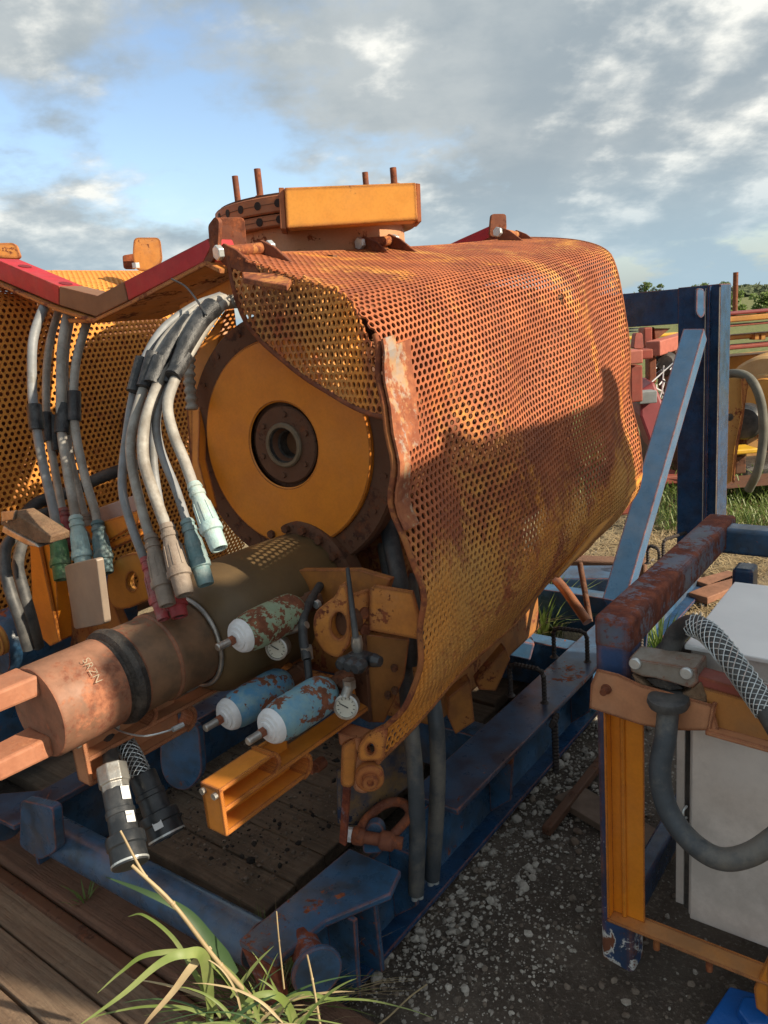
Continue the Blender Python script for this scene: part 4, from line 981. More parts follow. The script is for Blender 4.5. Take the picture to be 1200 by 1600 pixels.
# ================================================================ cables
def cable(name, label, pts, conn, ckey, ends, tape=None, mat='cable', r=.0095, cr=.0165, group=None):
    if group == L1:
        sh_ = lambda q_: [(x, y, D + .42) for x, y, D in q_]
        pts, ends, tape = sh_(pts), sh_(ends), sh_(tape); r *= 1.20; cr *= 1.20
    """grey cable hanging from under the yoke: jacket, tape sleeve, connector with collar"""
    path = [P(*p) for p in pts]
    t = thing(name, label, 'cable', path[-1], group)
    rr = (lambda q: r)
    obj('jacket', MB().tube(path, r, 12, 6), M[mat], t, smooth=60)
    a, b = P(*ends[0]), P(*ends[1]); d = (b-a).normalized(); L_ = (b-a).length
    prof = [(-.004,r*1.15),(0,cr*.85),(L_*.05,cr*.95),(L_*.06,cr*.82),(L_*.10,cr*.82),(L_*.11,cr*.98),(L_*.17,cr*.98),(L_*.18,cr*.85),(L_*.22,cr*.88),(L_*.30,cr*1.06),(L_*.60,cr*1.2),(L_*.66,cr*1.34),(L_*.73,cr*1.34),(L_*.745,cr*1.1),(L_*.98,cr*1.05),(L_,cr*.98),(L_,cr*.75),(L_*.93,cr*.7)]
    c = obj('connector', MB().lathe(a, d, prof, 20, cap=False), M[ckey], t, smooth=30)
    x = d.orthogonal().normalized(); y = d.cross(x)
    for k in range(8):
        q_ = 2*math.pi*k/8; n_ = x*math.cos(q_)+y*math.sin(q_)
        obj('grip_rib', MB().bar(a + d*L_*.30 + n_*cr*1.04, a + d*L_*.60 + n_*cr*1.19, .004, .003, up=n_), M[ckey], c)
    obj('locking_lug', MB().box(a + d*L_*.70 + (RT*-.9 + UP*-.2)*cr*1.35, d, RT, d.cross(RT), .018, .008, .014), M[ckey], c, bevel=.003)
    obj('contact_face', MB().lathe(a + d*L_*.94, d, [(0,cr*.9),(.002,cr*.9)], 20), M['black'], c)
    if tape:
        tp = [P(*p) for p in tape]
        obj('tape_sleeve', MB().tube(tp, r*1.55, 12, 5), M['tape'], t, smooth=60)
    return t
L1, R1 = 'grey cables hanging under the left arm of the yoke', 'grey cables hanging before the disc'
cable('power_cable', 'grey cable ending in a dusty green connector, leftmost of the left bunch', [(80,470,2.15),(68,482,2.1),(52,530,2.05),(50,590,2.03),(53,640,2.02),(66,720,2.0),(82,790,1.98),(89,830,1.97)], 0, 'conn_green', [(89,822,1.97),(97,906,1.93)], [(53,633,2.02),(57,672,2.01)], r=.0125, cr=.0195, group=L1)
cable('power_cable', 'grey cable of the left bunch with a dark red connector behind its neighbours', [(100,470,2.2),(92,485,2.18),(77,540,2.16),(72,600,2.14),(74,660,2.12),(85,730,2.1),(96,790,2.08),(98,800,2.08)], 0, 'conn_red', [(98,796,2.08),(112,860,2.06)], [(72,645,2.12),(76,690,2.11)], mat='cable_dirty', r=.0105, group=L1)
cable('power_cable', 'mottled cable ending in a pale cyan connector in the middle of the left bunch', [(112,470,2.1),(107,485,2.08),(97,540,2.06),(95,600,2.04),(96,670,2.02),(106,740,2.0),(115,790,1.98),(119,815,1.97)], 0, 'conn_cyan', [(118,808,1.97),(133,895,1.93)], [(99,632,2.04),(97,677,2.02)], mat='cable_dirty', r=.0125, cr=.0195, group=L1)
cable('power_cable', 'thin grey cable hanging between the cyan and the teal connector', [(122,470,2.2),(113,490,2.18),(103,550,2.16),(102,620,2.14),(108,700,2.12),(124,770,2.1),(134,810,2.08)], 0, 'conn_brown', [(134,806,2.08),(142,850,2.06)], [(85,650,2.13),(88,705,2.11)], mat='cable_dirty', r=.0095, cr=.014, group=L1)
cable('power_cable', 'grey cable ending in a dark teal connector, rightmost of the left bunch', [(142,480,2.1),(137,500,2.08),(120,560,2.06),(115,620,2.04),(119,680,2.02),(134,750,2.0),(149,800,1.98),(152,825,1.97)], 0, 'conn_teal', [(152,816,1.97),(166,896,1.93)], [(116,612,2.04),(116,658,2.03)], mat='cable_dirty', r=.0115, cr=.0185, group=L1)
cable('power_cable', 'long grey cable with narrow red connector, left edge of the bunch before the disc', [(345,462,2.0),(300,480,1.95),(250,520,1.9),(215,590,1.87),(198,680,1.85),(191,760,1.83),(205,820,1.81),(228,880,1.79)], 0, 'conn_red', [(227,874,1.79),(256,968,1.74)], [(222,560,1.86),(208,612,1.84)], mat='cable', r=.0105, cr=.014, group=R1)
cable('power_cable', 'thick dusty cable ending in a brown connector above the shaft, left of two', [(348,464,2.0),(305,485,1.93),(258,530,1.87),(230,590,1.84),(207,670,1.81),(205,720,1.79),(220,790,1.77),(236,845,1.75)], 0, 'conn_brown', [(235,838,1.75),(262,946,1.70)], [(240,552,1.84),(225,605,1.82)], mat='cable_dirty', r=.0115, cr=.018, group=R1)
cable('power_cable', 'thick pale cable ending in a long brown connector, right of the two brown ones', [(350,466,2.0),(312,488,1.91),(270,540,1.85),(247,600,1.81),(227,660,1.78),(224,715,1.76),(240,770,1.74),(262,830,1.72)], 0, 'conn_brown', [(261,822,1.72),(289,930,1.67)], [(252,560,1.83),(238,600,1.81)], mat='cable_dirty', r=.0135, cr=.0195, group=R1)
cable('power_cable', 'grey cable hidden behind its neighbours ending in a bright red connector by the shaft', [(350,470,2.05),(300,510,1.97),(262,570,1.9),(243,650,1.86),(240,720,1.84),(250,790,1.82),(265,860,1.80),(272,900,1.79)], 0, 'conn_red', [(268,905,1.77),(281,964,1.74)], None, mat='cable', r=.010, cr=.018, group=R1)
cable('power_cable', 'grey cable ending in a half sunlit teal connector before the disc ring', [(352,468,2.0),(322,492,1.93),(290,540,1.87),(262,600,1.83),(245,650,1.80),(250,700,1.79),(275,765,1.77),(293,820,1.75)], 0, 'conn_teal2', [(292,814,1.75),(322,914,1.71)], [(275,565,1.84),(262,600,1.82)], mat='cable', r=.0105, cr=.018, group=R1) if 'conn_teal2' in M else cable('power_cable', 'grey cable ending in a half sunlit teal connector before the disc ring', [(352,468,2.0),(322,492,1.93),(290,540,1.87),(262,600,1.83),(245,650,1.80),(250,700,1.79),(275,765,1.77),(293,820,1.75)], 0, 'conn_teal', [(292,814,1.75),(322,914,1.71)], [(275,565,1.84),(262,600,1.82)], mat='cable', r=.0105, cr=.018, group=R1)
cable('power_cable', 'pale cable ending in a pale cyan connector, rightmost and closest to the disc', [(355,470,2.0),(335,492,1.93),(300,545,1.85),(275,590,1.80),(262,632,1.77),(270,675,1.75),(288,720,1.73),(304,765,1.71)], 0, 'conn_cyan', [(303,758,1.71),(343,858,1.66)], [(290,556,1.83),(270,588,1.79)], mat='cable_dirty', r=.0125, cr=.0185, group=R1)
tpw = thing('tape_bundle', 'wide black tape wrapping gathering the grey cables beside the disc', 'tape', P(300,520,1.88))
obj('tape_sleeve', MB().tube([P(332,480,1.92), P(312,503,1.88), P(288,545,1.83), P(270,588,1.79)], lambda t: .026-.010*t, 14, 6), M['tape'], tpw, smooth=60)
obj('tape_sleeve', MB().tube([P(296,500,1.90), P(272,530,1.86), P(256,560,1.83), P(240,600,1.81)], lambda t: .020-.004*t, 14, 6), M['tape'], tpw, smooth=60)
obj('tie_wire', MB().tube([P(268,436,1.96), P(290,448,1.93), P(308,470,1.89), P(318,486,1.87), P(322,492,1.86)], .0028, 6, 6), M['black'], tpw)
cbr = thing('coil_conduit', 'ribbed grey conduit curling behind the yoke next to the torn guard', 'hose', P(350,480,2.1))
obj('jacket', MB().tube([P(300,640,2.2), P(296,560,2.2), P(318,500,2.18), P(345,476,2.12), P(372,470,2.05)], lambda t: .016+.003*math.sin(t*160), 12, 30), M['cable_dirty'], cbr, smooth=60)
# hoses hanging straight down past the guard's lower corner
for i, (pts, lab) in enumerate((([(640,1120,1.99),(648,1200,1.98),(652,1300,2.0),(650,1395,2.04)], 'longer left one of two grey rubber hoses hanging below the guard'),
                                ([(678,1105,2.05),(684,1180,2.05),(682,1270,2.08),(675,1372,2.13)], 'shorter right one of two grey rubber hoses hanging below the guard'))):
    t = thing('hanging_hose', lab, 'hose', P(*pts[-1]), 'hoses hanging below the guard')
    top = [(600,850,2.2),(615,930,2.1),(630,1030,2.03)] if i == 0 else [(640,900,2.3),(655,1000,2.2)]
    pp_ = [P(*p) for p in top+pts]; obj('jacket', MB().tube(pp_, .0215, 18, 6), M['rubber_grey'], t, smooth=60)
    e_ = P(*pts[-1])
    for k in range(3):
        a = k*2.1; obj('end_bolt', MB().lathe(e_ + (RT*math.cos(a)*.01 + FW*math.sin(a)*.01) - Z*.016, Z, [(0,.009),(.02,.009)], 10), M['bolt'], t)
ht = thing('tubing_hose', 'dark hose with light spots behind the guard edge, beside the disc ring', 'hose', P(615,880,2.0))
obj('jacket', MB().tube([P(598,780,2.15), P(610,840,2.08), P(622,900,2.02), P(634,960,2.0), P(640,1040,2.0)], .024, 14, 6), M['rubber'], ht, smooth=60)
# two heavy black connectors hanging in front of the shaft's arm
def braid(a_pts, r, turns, n_, mat, par, wire=.0011, name='wire_sleeve'):
    c_ = spline([V(p) for p in a_pts], 30); N_ = len(c_); m_ = MB()
    fr = []; x = None
    for k, p in enumerate(c_):
        d = (c_[min(k+1,N_-1)]-c_[max(k-1,0)]).normalized(); x = d.orthogonal().normalized() if x is None else (x-d*x.dot(d)).normalized(); fr.append((p, x.copy(), d.cross(x)))
    for s_ in (1, -1):
        for j in range(n_):
            m_.tube([p + (X*math.cos(s_*turns*6.283*k/N_ + j*6.283/n_) + Y*math.sin(s_*turns*6.283*k/N_ + j*6.283/n_))*(r + .0008*s_) for k, (p, X, Y) in enumerate(fr)], wire, 4, 1)
    return obj(name, m_, mat, par)
def bigconn(label, top, bot, cablepts, nut, r, seed):
    a, b = P(*top), P(*bot); d = (b-a).normalized(); L_ = (b-a).length
    t = thing('heavy_connector', label, 'connector', b, None)
    cc = [P(*p) for p in cablepts]
    obj('cable', MB().tube(cc, r*.62, 16, 8), M['rubber'], t, smooth=60)
    bd = obj('body', MB().lathe(a, d, [(0,r*.95),(L_*.02,r),(L_*.28,r),(L_*.29,r*1.08),(L_*.36,r*1.08),(L_*.37,r*1.0),(L_*.60,r*1.05),(L_*.62,r*1.38),(L_*.64,r*1.42),(L_*.76,r*1.42),(L_*.78,r*1.3),(L_*.97,r*1.34)], 32), M['black'], t, smooth=30)
    obj('end_seal', MB().lathe(a + d*L_*.955, d, [(0,r*1.36),(.004,r*1.36)], 32), M['bolt'], t)
    obj('end_rim', MB().lathe(a + d*L_*.972, d, [(0,r*1.3),(L_*.03,r*1.26),(L_*.03,r*1.0)], 32), M['black'], t, smooth=30)
    if nut: obj('steel_nut', MB().lathe(a - d*.052, d, [(0,r*1.12),(.003,r*1.2),(.04,r*1.2),(.042,r*1.05),(.056,r*1.05)], 8), M['steel'], t, bevel=.002)
    for k, (q_, w_) in enumerate(((.12,.028),(.40,.010),(.46,.018)) if nut else ((.80,.016),)):
        n_ = (CAM - a); n_ = (n_ - d*n_.dot(d)).normalized(); sx = d.cross(n_)
        n_ = (n_*.8 + sx*.6*(-1 if nut else .3)).normalized(); sx = d.cross(n_)
        rad = r*(1.0 if q_ < .6 else 1.33)
        obj('white_label', MB().box(a + d*L_*q_ + n_*(rad+.0012), d, sx, n_, w_, .020, .0012), M['white'], t)
    return t
bigconn('heavy black cable connector with steel nut and white labels hanging left of its neighbour', (181,1234,1.60), (204,1352,1.52), [(168,1120,1.78),(170,1160,1.73),(175,1200,1.66),(180,1225,1.62)], True, .0275, 1)
c2 = bigconn('heavy black cable connector under a wire mesh grip, hanging over the skid floor', (222,1210,1.70), (262,1308,1.66), [(160,1135,1.80),(185,1150,1.77),(205,1178,1.73),(221,1212,1.70)], False, .030, 2)
braid([P(160,1135,1.80), P(185,1150,1.77), P(205,1178,1.73), P(224,1218,1.69)], .0225, 2.2, 8, M['bolt'], c2)
obj('lanyard', MB().tube([P(172,1132,1.76), P(190,1143,1.70), P(225,1150,1.66), P(262,1142,1.68), P(278,1134,1.72)], .0022, 6, 6), M['bolt'], c2)
obj('lanyard_ferrule', MB().tube([P(173,1132,1.75), P(184,1136,1.73)], .006, 8, 2), M['bolt'], c2); obj('lanyard_ferrule', MB().tube([P(270,1140,1.70), P(286,1132,1.72)], .006, 8, 2), M['bolt'], c2)
# ================================================================ the machine to the left and its guard
g2 = thing('perforated_guard', 'orange perforated steel guard of the left machine, seen behind the hanging cables', 'guard', P(20,900,3.0))
B0 = P(110, 700, 2.95); zb_, zt_ = P(60,478,2.95).z, P(170,424,3.2).z
prof2 = [(.42, zt_+.03), (.30, zt_), (.15, zt_-.045), (.04, zb_+.03), (.0, zb_-.05), (.0, zb_-.35), (.0, .95), (.02, .72), (.09, .56), (.20, .46)]
PR, LP2 = resample([W*a + Z*b for a, b in prof2])
def g2map(s_, t_):
    b = np.clip(t_/LP2, 0, 1)*(len(PR)-1); i = np.clip(b.astype(int), 0, len(PR)-2); fr = (b-i)[:, None]
    p = PR[i]*(1-fr)+PR[i+1]*fr
    o = np.array([B0.x, B0.y, 0.])[None] + (s_-1.25)[:, None]*np.array(list(u))[None]
    q = o + p; q[:, :2] += (np.sin(s_*4)*.008)[:, None]*np.array([W.x, W.y])[None]; return q
perf('perforated_sheet', g2map, lambda s_, t_: True, 2.1, LP2, .0235, .0078, M['perf_left'], g2)
obj('edge_bar', rim(g2map, [(2.1*k/40, LP2) for k in range(41)], .01), M['rust'], g2, smooth=60)
obj('lift_ring', MB().tube([V(g2map(np.array([1.55+.055*math.cos(a)]), np.array([.95+.075*math.sin(a)]))[0])-W*.01 for a in [2*math.pi*k/20 for k in range(21)]], .012, 8, 1), M['rust_dark'], g2, smooth=60)
lm = thing('drilling_machine', 'second orange machine behind the left guard, with round topped brackets', 'machine', P(60,1000,3.4))
def brk(par, pts, D, dep, mat, r=7, name='hinge_bracket', nrm=None):
    pl_ = Pl(P(*pts[0], D), nrm or (-u*.65-W*.75)); return obj(name, MB().prism([pl_(x,y) for x, y in rp(pts, r)], pl_.n*-dep), mat, par, bevel=.002)
b_ = brk(lm, [(209,371),(250,371),(254,408),(236,424),(212,422),(207,400)], 3.1, .03, M['orange_chip'], 8)
brk(lm, [(191,399),(210,396),(212,420),(193,420)], 3.2, .03, M['rust'], 4)
brk(lm, [(-20,380),(24,379),(31,400),(28,404),(-20,402)], 2.45, .03, M['orange_chip'], 8)
obj('bracket_bolt', MB().lathe(P(213,419,3.05), Z, [(0,.016),(.02,.016)], 6), M['bolt'], lm)
obj('drum_body', MB().lathe(V((B0.x,B0.y,1.12)) + W*.45 - u*1.2, u, [(0,.36),(2.4,.36)], 32), M['orange_dirty'], lm, smooth=35)
obj('added_inner_case', MB().box(V((B0.x,B0.y,(zt_+.45)/2-.03)) + W*.42 - u*.2, u, W, Z, 2.0, .62, zt_-.55), M['case'], lm, bevel=.04)  # added dark box, closes off the sky behind the left guard
obj('base_beam', MB().bar(V((B0.x,B0.y,.25))+W*.1-u*1.3, V((B0.x,B0.y,.25))+W*.1+u*1.2, .16, .3), M['blue_worn'], lm, bevel=.01)
# bracketry between the two machines
def flat(name, pts, D, dep, mat, par, nrm=None, bev=.003, r=0):
    pl_ = Pl(P(*pts[0], D), nrm or -u); pts = rp(pts, r) if r else pts
    return obj(name, MB().prism([pl_(x,y) for x, y in pts], pl_.n*-dep), mat, par, bevel=bev)
of = thing('orange_stand', 'orange steel frame with white top plate standing between the two machines', 'frame', P(150,900,2.6))
flat('white_plate', [(128,803),(214,772),(214,798),(150,823),(132,824)], 2.55, .02, M['pinkwhite'], of)
flat('channel_web', [(122,826),(216,798),(216,818),(168,846),(128,855)], 2.5, .02, M['orange'], of)
flat('channel_flange', [(150,856),(216,828),(216,838),(152,868)], 2.48, .05, M['orange'], of)
flat('upright', [(46,850),(60,847),(92,1003),(78,1010),(52,985)], 2.45, .012, M['orange'], of)
flat('upright', [(61,847),(72,842),(86,870),(92,1003)], 2.44, .05, M['orange_clean'], of)
flat('rear_panel', [(30,950),(60,940),(120,930),(170,930),(200,1000),(120,1060),(40,1060)], 2.9, .03, M['orange_dirty'], of)
yl = Pl(P(205,905,2.35), -u)
obj('yellow_lug', holed([(166,925),(168,890),(186,868),(222,862),(245,880),(248,930),(200,952),(176,952)], (206,909), 9, 15, yl, .03, 12), M['ochre'], of, bevel=.003)
gp_ = thing('tan_panel', 'tan grey rounded metal panel below the cyan and teal connectors', 'panel', P(130,985,2.3))
flat('panel', [(100,884),(150,872),(163,975),(116,984)], 2.25, .02, M['tan_panel'], gp_, nrm=-u*.8+W*.2, r=5)
for i, (pts, r, lab) in enumerate((
    ([(26,835,2.3),(9,855,2.25),(8,890,2.2),(18,930,2.18),(32,970,2.18),(45,1015,2.2)], .017, 'black hose bowing out at the left edge below the clamp'),
    ([(75,800,2.5),(50,810,2.45),(38,838,2.35),(28,880,2.28),(36,920,2.25),(50,970,2.25),(60,1010,2.3)], .017, 'dusty black hose curving down behind the left clamp'),
    ([(30,815,2.6),(60,785,2.7),(110,768,2.75),(160,745,2.8),(215,725,2.8)], .022, 'black hose running across the left perforated guard'))):
    t = thing('black_hose', lab, 'hose', P(*pts[-1]))
    obj('jacket', MB().tube([P(*p) for p in pts], r, 14, 6), M['rubber'], t, smooth=60)
lc_ = thing('hose_clamp', 'rusty steel hose clamp with jaws at the left edge holding black hoses', 'clamp', P(40,825,2.2))
flat('jaw', [(2,804),(22,801),(78,838),(78,849),(58,849),(0,820)], 2.2, .06, M['wood_block'], lc_, bev=.004)
flat('jaw', [(4,822),(55,850),(60,856),(40,852),(2,832)], 2.2, .05, M['steel'], lc_, bev=.004)
obj('clamp_bolt', MB().lathe(P(14,809,2.19), -u, [(0,.012),(.01,.012)], 6), M['bolt'], lc_)
flat('clamp_strap', [(1,800),(24,798),(20,812),(2,816)], 2.18, .01, M['steel'], lc_)
wb = thing('support_drum', 'dark blue curved foot at the far left edge under the machine', 'base', P(10,1010,2.6))
obj('body', MB().lathe(P(-10,1010,2.6), u, [(0,.10),(.05,.11),(.5,.11)], 24), M['blue_worn'], wb, smooth=35)
obj('roller', MB().lathe(P(2,998,2.45), -u, [(0,.05),(.02,.05),(.02,.03),(.05,.03)], 20), M['ochre'], wb, smooth=35)

# ================================================================ the blue frame in front on the right
fr = thing('blue_post_frame', 'blue square tube frame with rusted corner in the right foreground', 'frame', P(958,1520,1.93))
c1_ = P(928,962,1.75); FT = c1_.z; fb = V((c1_.x, c1_.y, 0)); sz = .082
fc = fb - W*sz/2 + u*sz/2                      # axis of the post
def FB(a, b, z): return fc + u*a - W*b + Z*z    # frame coordinates: a away, b to the right
fe = G(1140,815,FT); FLn = (fe-c1_).dot(u)
BR = .012
def tubebox(name, c, ax, ay, az, sx, sy, sz_, mat, par=fr, bev=BR):
    o = obj(name, MB().box(c, ax, ay, az, sx, sy, sz_), mat, par, bevel=bev); o.modifiers['bevel'].segments = 4; return o
tubebox('post', FB(0,0,(FT-.10)/2+.0), u, W, Z, sz, sz, FT-.02, M['post_blue'])
tubebox('top_beam', FB(FLn/2-.0,0,FT-sz/2+.001), u, W, Z, FLn+sz, sz+.003, sz, M['blue_rusty'])
tubebox('cross_beam', FB(FLn-sz*.6,.45,FT-sz/2-.010), u, W, Z, sz*.95, .86, sz, M['blue_worn'])
tubebox('rear_post', FB(FLn-sz*.6,.09,(FT-.13)/2), u, W, Z, sz, .06, FT-.14, M['blue'])
tubebox('lower_rail', FB(FLn/2,.02,.16), u, W, Z, FLn, sz*.6, sz, M['blue'])
# orange angle frame bolted to it
ao = thing('orange_angle_frame', 'orange angle iron frame bolted to the blue post around the steel cabinet', 'frame', P(960,1430,1.85))
Q = Pl(c1_ - u*.006, -u)
def q(x, y, o=0.): return Q(x, y) + u*o
# upright: one leg runs away from the camera, the other faces it
lw = .052
A_, B_ = q(950,1102), q(950,1420)
top_ = V((A_.x, A_.y, A_.z)); bot_ = V((A_.x, A_.y, B_.z))
obj('upright_leg', MB().prism([top_, bot_, bot_-W*.006, top_-W*.006], -u*.030), M['orange_clean'], ao, bevel=.001)
obj('upright_leg', MB().prism([top_-W*.004, bot_-W*.004, bot_-W*.082, top_-W*.082], u*.005), M['orange_clean'], ao, bevel=.001)
obj('root_bead', MB().tube([top_-W*.034-u*.003, bot_-W*.034-u*.003], .006, 8, 1), M['orange_clean'], ao, smooth=60)
# bottom angle: shelf towards the camera and a low lip
s0 = bot_ - u*.034
obj('shelf', MB().prism([s0, s0 - W*.9, s0 - W*.9 + u*.050, s0 + u*.050], -Z*.007), M['orange_shelf'], ao, bevel=.002)
obj('lip', MB().prism([s0 - Z*.001 + u*.050, s0 - W*.9 + u*.050, s0 - W*.9 - Z*.035 + u*.050, s0 - Z*.035+ u*.050], u*.006), M['orange'], ao, bevel=.001)
for b in (.115, .235): obj('hanging_bolt', MB().lathe(s0 - W*b + u*.02 - Z*.006, -Z, [(0,.008),(.04,.008)], 10), M['rust_orange'], ao, smooth=40)
obj('corner_plate', MB().prism([q(x,y,-.030) for x, y in [(1186,1560),(1182,1530),(1206,1480),(1206,1575)]], u*.03), M['orange'], ao, bevel=.002)
# header: gusset with bolt, then a channel running right
obj('gusset', MB().prism([q(x,y,-.036) for x, y in [(942,1036),(975,1044),(1010,1060),(1120,1090),(1130,1130),(1060,1130),(1010,1122),(930,1096),(932,1060)]], u*.006), M['orange_pale'], ao, bevel=.002)
obj('header_channel', MB().prism([q(x,y,-.024) for x, y in [(1085,1062),(1215,1098),(1215,1160),(1118,1132),(1085,1122)]], u*.006), M['orange_dull'], ao, bevel=.002)
obj('header_flange', MB().prism([q(x,y,-.022) for x, y in [(1112,1124),(1225,1154),(1225,1162),(1112,1131)]], -u*.030), M['orange_pale'], ao, bevel=.002)
obj('header_flange', MB().prism([q(x,y,-.022) for x, y in [(1064,1041),(1215,1084),(1215,1098),(1085,1062)]], u*.05), M['redbrown'], ao, bevel=.002)
obj('header_end', MB().prism([q(x,y,-.022) for x, y in [(1119,1088),(1126,1090),(1118,1131),(1112,1130)]], -u*.020), M['orange_pale'], ao, bevel=.002)
obj('stud_bolt', MB().lathe(q(957,1066,-.036), -u, [(0,.012),(.004,.012),(.004,.008),(.022,.008)], 12), M['rust'], ao, smooth=40)
# ---- stainless cabinet
cb_ = thing('steel_cabinet', 'brushed stainless steel cabinet inside the orange angle frame', 'cabinet', P(1130,1500,1.9))
ctl = q(1067,1034,.075); cw, cdp = .62, .42
cbl = q(1052,1446,.075); czb = cbl.z - .02; czt = ctl.z
ce = V((q(1062,1250,.075).x, q(1062,1250,.075).y, 0))
ctr = ce - W*cw/2 + u*cdp/2
obj('body', MB().box(ctr + Z*((czt+czb)/2), u, W, Z, cdp, cw, czt-czb), M['stainless'], cb_, bevel=.004)
obj('door', MB().box(ce - W*(cw/2+.004) - u*.010 + Z*((czt+czb)/2-.02), u, W, Z, .016, cw-.008, czt-czb-.05), M['stainless'], cb_, bevel=.004)
obj('lid', MB().box(ctr + Z*(czt+.007), u, W, Z, cdp+.03, cw+.02, .012), M['stainless_top'], cb_, bevel=.003)
obj('side_flange', MB().box(ce + W*.024 + u*.02 + Z*((czt+czb)/2-.05), u, W, Z, .012, .020, czt-czb-.12), M['stainless'], cb_, bevel=.002)
obj('dark_gap', MB().box(ce + W*.005 + u*.012 + Z*((czt+czb)/2-.04), u, W, Z, .01, .012, czt-czb-.1), M['black_groove'], cb_)
for zz in (.46, .42): obj('hinge_hook', MB().tube([ce+W*.002-u*.012+Z*(zz+.015), ce+W*.006-u*.026+Z*(zz+.01), ce+W*.006-u*.026+Z*(zz-.01), ce+W*.002-u*.012+Z*(zz-.015)], .003, 6, 4), M['bolt'], cb_)
# ---- clamp block with two bolts, hose loop and mesh grip hose
ck = thing('clamp_block', 'rusty split clamp block with two bolt heads gripping the black hose', 'clamp', P(1045,1090,1.66))
K = Pl(P(1040,1060,1.645), -u)
obj('top_jaw', MB().prism([K(x,y) for x, y in [(982,1028),(1089,1045),(1090,1068),(1078,1076),(1058,1070),(1022,1060),(1004,1058),(985,1050)]], u*.075), M['clamp_rust'], ck, bevel=.004)
obj('bottom_jaw', MB().prism([K(x,y) for x, y in [(986,1053),(1003,1064),(1015,1078),(1035,1087),(1058,1088),(1076,1080),(1094,1066),(1103,1088),(1104,1104),(1092,1111),(1060,1106),(1030,1098),(1000,1080)]], u*.070), M['wood_block'], ck, bevel=.004)
obj('jaw_opening', MB().prism([K(x,y)+u*.006 for x, y in [(1008,1062),(1030,1062),(1055,1070),(1066,1078),(1045,1080),(1022,1074)]], u*.05), M['black_groove'], ck)
for x_, y_ in ((993,1036),(1073,1051)): obj('bolt_head', MB().lathe(K(x_,y_), -u, [(0,.013),(.006,.013),(.008,.011)], 16), M['bolt'], ck, smooth=40)
hl = thing('hose_loop', 'thick dusty black hose looping down across the steel cabinet', 'hose', P(1043,1100,1.68))
obj('collar', MB().lathe(P(1044,1088,1.63), -Z+RT*.04, [(0,.034),(.003,.042),(.012,.044),(.022,.040),(.026,.027)], 28), M['rubber'], hl, smooth=40)
obj('jacket', MB().tube([P(*p) for p in [(1045,1095,1.64),(1040,1150,1.62),(1031,1205,1.61),(1042,1262,1.60),(1075,1310,1.57),(1122,1341,1.53),(1172,1335,1.50),(1225,1300,1.48)]], .0225, 24, 8), M['rubber_grey'], hl, smooth=60)
mh = thing('mesh_grip_hose', 'black hose in a woven wire mesh grip arching over the cabinet', 'hose', P(1045,1030,1.72))
mp2 = [P(*p) for p in [(1042,1045,1.74),(1046,1018,1.72),(1058,990,1.70),(1082,976,1.66),(1108,990,1.62),(1140,1028,1.56),(1172,1072,1.51),(1200,1112,1.47),(1240,1180,1.43)]]
obj('jacket', MB().tube(mp2, .0225, 24, 8), M['rubber'], mh, smooth=60)
braid(mp2[3:8], .0240, 2.0, 9, M['bolt'], mh, .0012)
obj('end_elbow', MB().tube([P(1030,1045,1.75), P(1036,1025,1.75), P(1052,1012,1.75), P(1066,1022,1.76), P(1070,1045,1.78)], .024, 18, 6), M['rubber'], mh, smooth=60)
bbx = thing('bright_blue_beam', 'bright blue painted steel beam end at the bottom right corner', 'beam', P(1170,1590,1.75))
bq_ = Pl(P(1160,1560,1.78), (Z*.9-u*.3))
obj('beam', MB().prism([bq_(x,y) for x, y in [(1140,1540),(1230,1565),(1230,1660),(1060,1660)]], -Z*.08), M['bright_blue'], bbx, bevel=.005)
obj('bolt_head', MB().lathe(bq_(1180,1590), bq_.n, [(0,.04),(.03,.036)], 6), M['bright_blue'], bbx, bevel=.005)

# ================================================================ behind: yard, machines, trees
def gd(x, D):      # ground point under a far pixel column
    p = P(x, 470, D); p.z = 0; return p
rm = thing('red_frame_machine', 'red oxide steel frame with dark engine parts standing beyond the blue skid', 'machine', gd(1020, 6.5))
def bb_(name, x0, y0, x1, y1, D, dep, mat, par, bev=.01):
    a, b = P(x0,y1,D), P(x1,y0,D); c = (a+b)/2; r_ = V((1,0,0))
    return obj(name, MB().box(c + V((0,dep/2,0)), V((1,0,0)), V((0,1,0)), Z, abs(b.x-a.x), dep, abs(b.z-a.z)), mat, par, bevel=bev)
bb_('frame_bar', 1008,500,1070,510,6.4,.15,M['redbrown'],rm)
bb_('frame_post', 1008,511,1018,548,6.4,.15,M['redbrown'],rm)
bb_('inner_post', 1018,511,1022,545,6.5,.10,M['rust'],rm)
obj('gusset', MB().prism([P(x,y,6.45) for x, y in [(1022,513),(1048,513),(1024,532)]], V((0,.05,0))), M['rust'], rm, bevel=.004)
obj('long_beam', MB().bar(P(1020,545,6.2), P(1075,528,7.0), .12, .12), M['redbrown_light'], rm, bevel=.01)
bb_('block', 982,546,1004,570,5.6,.25,M['redbrown_light'],rm)
bb_('block', 1003,545,1020,562,5.8,.25,M['redbrown'],rm)
obj('lug', MB().prism([P(x,y,5.9) for x, y in rp([(990,545),(993,520),(1004,520),(1006,545)],4)], V((0,.08,0))), M['redbrown'], rm, bevel=.004)
bb_('frame_post', 988,570,1002,630,5.7,.15,M['redbrown'],rm)
bb_('frame_post', 1016,556,1024,600,6.3,.10,M['rust'],rm)
